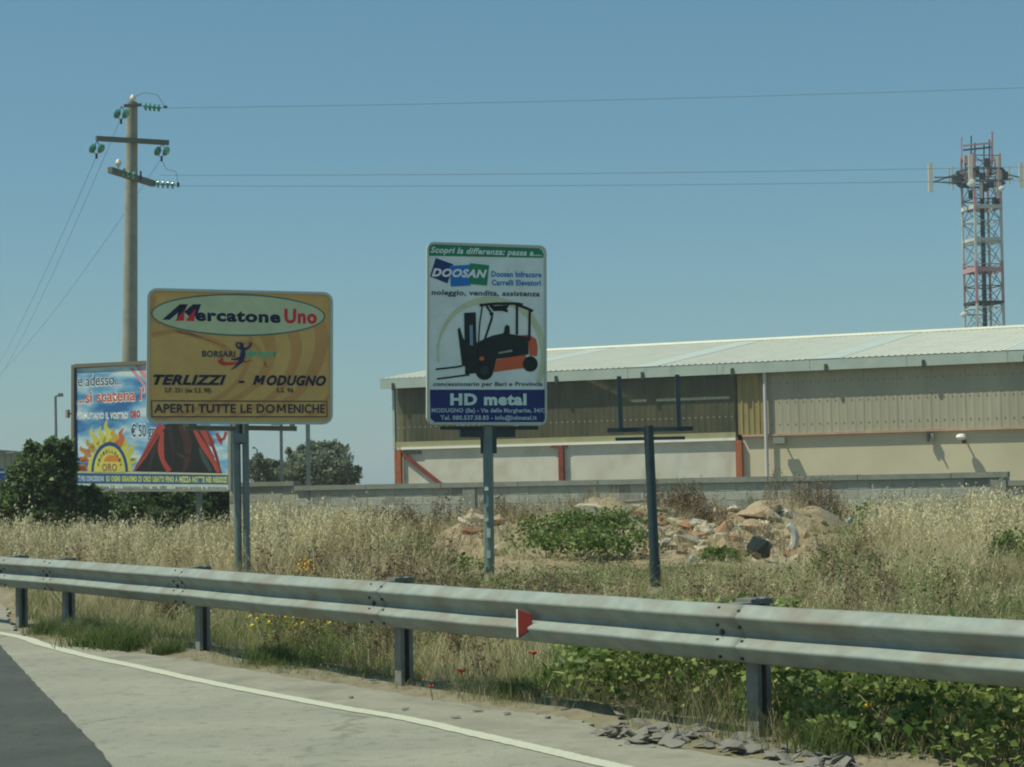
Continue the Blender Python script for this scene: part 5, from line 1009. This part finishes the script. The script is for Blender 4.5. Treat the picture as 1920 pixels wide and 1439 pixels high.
# flowers
def flower_patch(cx, cy, Y, sx_, sy_, n, rgb, label):
    mb = MB()
    for k in range(n):
        c = at(cx + rng.normal(0, sx_), cy + rng.normal(0, sy_), Y + rng.uniform(-.6, .6)); r = rng.uniform(.014, .024)
        mb.tube([c, c + np.array([0, -.3 * r, .5 * r])], [r, r * .6], 6); mb.tube([c - np.array([0, 0, .2]), c], .0025, 3, cap=False)
    o = mb.build('yellow_flowers', mat('petal_%d' % rgb[0], srgb(*rgb), .6), kind='stuff'); o['label'] = label
flower_patch(570, 1062, 25.5, 17, 9, 60, (226, 170, 40), 'orange yellow flowers peeping over the rail')
flower_patch(1358, 1120, 21.5, 24, 5, 34, (226, 196, 50), 'yellow flowers above the rail left of the post top')
flower_patch(560, 1160, 17.5, 60, 8, 26, (200, 180, 60), 'scattered yellow flowers under the rail')
flower_patch(1900, 1085, 26, 12, 8, 10, (216, 190, 60), 'few yellow flowers at the right edge')
pet = mat('poppy_red', (.62, .075, .035), .6)
for px, py, Y, s, lb in ((865, 1263, 13.2, 1., 'red poppy under the rail just right of the second post'), (1000, 1229, 13.0, .9, 'red poppy near the left end of the leafy creeper'), (807, 1290, 13.0, .6, 'small dark red poppy at the foot of the second post'), (1853, 1368, 10.1, 1.1, 'red poppy in the leafy creeper at the far right')):
    c = at(px, py, Y); t = thing('poppy', lb, 'flower', (c[0], c[1], float(gz(c[0], c[1]))), 'poppies on the verge')
    MB().tube([(c[0] + .02, c[1], float(gz(c[0], c[1])) - .02), c], .003, 5).build('stem', mat('stem_green', (.08, .13, .04)), t)
    for k in range(4):
        a = k * 1.57 + .4; e = np.array([math.cos(a), math.sin(a) * .8, 0]); f = np.array([-math.sin(a), math.cos(a), 0]); r = .034 * s
        MB().add([c, c + e * r * .6 + f * r * .7 + np.array([0, 0, r * .5]), c + e * r + f * r * .3 + np.array([0, 0, r * .9]), c + e * r - f * r * .4 + np.array([0, 0, r * .7]), c + e * r * .5 - f * r * .7 + np.array([0, 0, r * .4])], [(0, 1, 2), (0, 2, 3), (0, 3, 4)]).build('petal', pet, t, fixn=False)
c = at(1627, 1325, 10.4); t = thing('yellow_flower', 'single yellow flower in the leafy creeper right of the nearest post', 'flower', (c[0], c[1], 0)); MB().tube([(c[0], c[1], .02), c], .003, 4).build('stem', mat('stem_green', (.08, .13, .04)), t)
MB().tube([c, c + np.array([0, -.01, .008])], [.022, .012], 8).build('petals', mat('petal_226', srgb(226, 190, 40)), t)

# ------------------------------------------------------------ trees
def tree(name, label, cat, base_px, Y, blobs, n, L, m, grp=None, trunk=.08, asp=.7, t0=0., t1=1.):
    """blobs: (px, py, rpx, rpy) in the photograph, turned into crown masses with depth at distance Y"""
    b = at(base_px, 905, Y); t = thing(name, label, cat, (b[0], b[1], 0), grp); P = []; tot = sum(q[2] * q[3] for q in blobs); mb = MB()
    mb.tube([(b[0], b[1], -.2), (b[0] + .05, b[1], .5), (b[0], b[1], 1.)], [trunk, trunk * .8, trunk * .6], 8)
    blobs = list(blobs) + [(px + rx * .95 * math.cos(a), py - ry * .95 * abs(math.sin(a)), rx * .22, ry * .28) for (px, py, rx, ry) in blobs for a in rng.uniform(.2, 2.9, 3)]
    for (px, py, rx, ry) in blobs:
        c = at(px, py, Y); rx_, ry_ = rx * Y / F, ry * Y / F; dd = rng.uniform(-.5, .5) * rx_; c = c + np.array([0, dd, 0]); k = int(n * rx * ry / tot); s = rng.normal(0, 1, (k, 3)); s /= np.linalg.norm(s, axis=1)[:, None]
        # leaf clusters on a broken shell with hollows
        nc = max(6, k // 45); ci = rng.normal(0, 1, (nc, 3)); ci /= np.linalg.norm(ci, axis=1)[:, None]; ci *= rng.uniform(.45, 1.0, (nc, 1)); j = rng.integers(0, nc, k)
        q = ci[j] + s * (rng.random((k, 1)) ** .6) * .33
        P.append(np.concatenate([c + q * np.array([rx_, rx_ * .9, ry_]), ], 0)); mb.tube([(b[0], b[1], .8), (np.array([b[0], b[1], .8]) + c) / 2 + np.array([.1, 0, .1]), c], [trunk * .5, trunk * .35, trunk * .15], 6)
    P = np.concatenate(P); P[:, 2] = np.maximum(P[:, 2], .05); V, T, tn = leaves(P, np.full(len(P), L), rng.uniform(t0, t1, len(P)), asp, .25); arrmesh('crown', V, T, tn, m, t); mb.build('trunk', m_bark, t); return t
tree('fig_bush', 'large dark green leafy bush left of the billboard', 'bush', 75, 44, [(75, 905, 52, 60), (105, 870, 34, 38), (60, 860, 22, 26), (40, 935, 40, 40), (118, 945, 36, 45), (80, 965, 60, 35), (20, 965, 30, 30), (130, 885, 12, 40), (112, 838, 22, 16), (75, 848, 14, 10)], 15000, .13, m_bush)
tree('dark_bush', 'dark bush behind and under the billboard between its posts', 'bush', 280, 50, [(200, 955, 60, 36), (280, 965, 60, 40), (360, 965, 50, 36), (420, 960, 40, 34), (250, 935, 70, 20), (330, 935, 70, 22), (400, 930, 40, 20)], 12000, .13, m_bush, t1=.6)
tree('low_bush', 'green bush spray reaching over the lower left corner of the billboard', 'bush', 175, 44.4, [(160, 950, 34, 30), (190, 950, 34, 26), (176, 925, 14, 12), (225, 965, 30, 22)], 3500, .11, m_bush, trunk=.04)
tree('round_tree', 'larger round grey green tree behind the block wall, at the thicker post', 'tree', 600, 88, [(600, 880, 60, 42), (560, 868, 30, 30), (625, 862, 30, 28), (600, 845, 30, 18), (648, 893, 28, 24), (580, 895, 50, 24)], 13000, .16, m_olv, 'trees behind the wall')
tree('small_tree', 'smaller grey green tree behind the block wall, next to the twin posts', 'tree', 495, 88, [(488, 885, 24, 26), (485, 866, 12, 12), (510, 890, 24, 20), (520, 878, 12, 12), (535, 893, 20, 18)], 6000, .15, m_olv, 'trees behind the wall')

# ------------------------------------------------------------ haze volume added to lift the blacks, standing in for windscreen glare
hz_ = MB().box((0, 520, 10.), (1500, 1180, 22.2)).build('haze', None, kind='stuff'); hm_ = bpy.data.materials.new('black_lift_haze'); hm_.use_nodes = True; hn = hm_.node_tree.nodes; hn.remove(hn['Principled BSDF'])
pv = hn.new('ShaderNodeVolumePrincipled'); pv.inputs['Color'].default_value = (.86, .93, .95, 1); pv.inputs['Density'].default_value = .0006; pv.inputs['Anisotropy'].default_value = .0
hm_.node_tree.links.new(pv.outputs[0], hn['Material Output'].inputs['Volume']); hz_.data.materials.append(hm_)
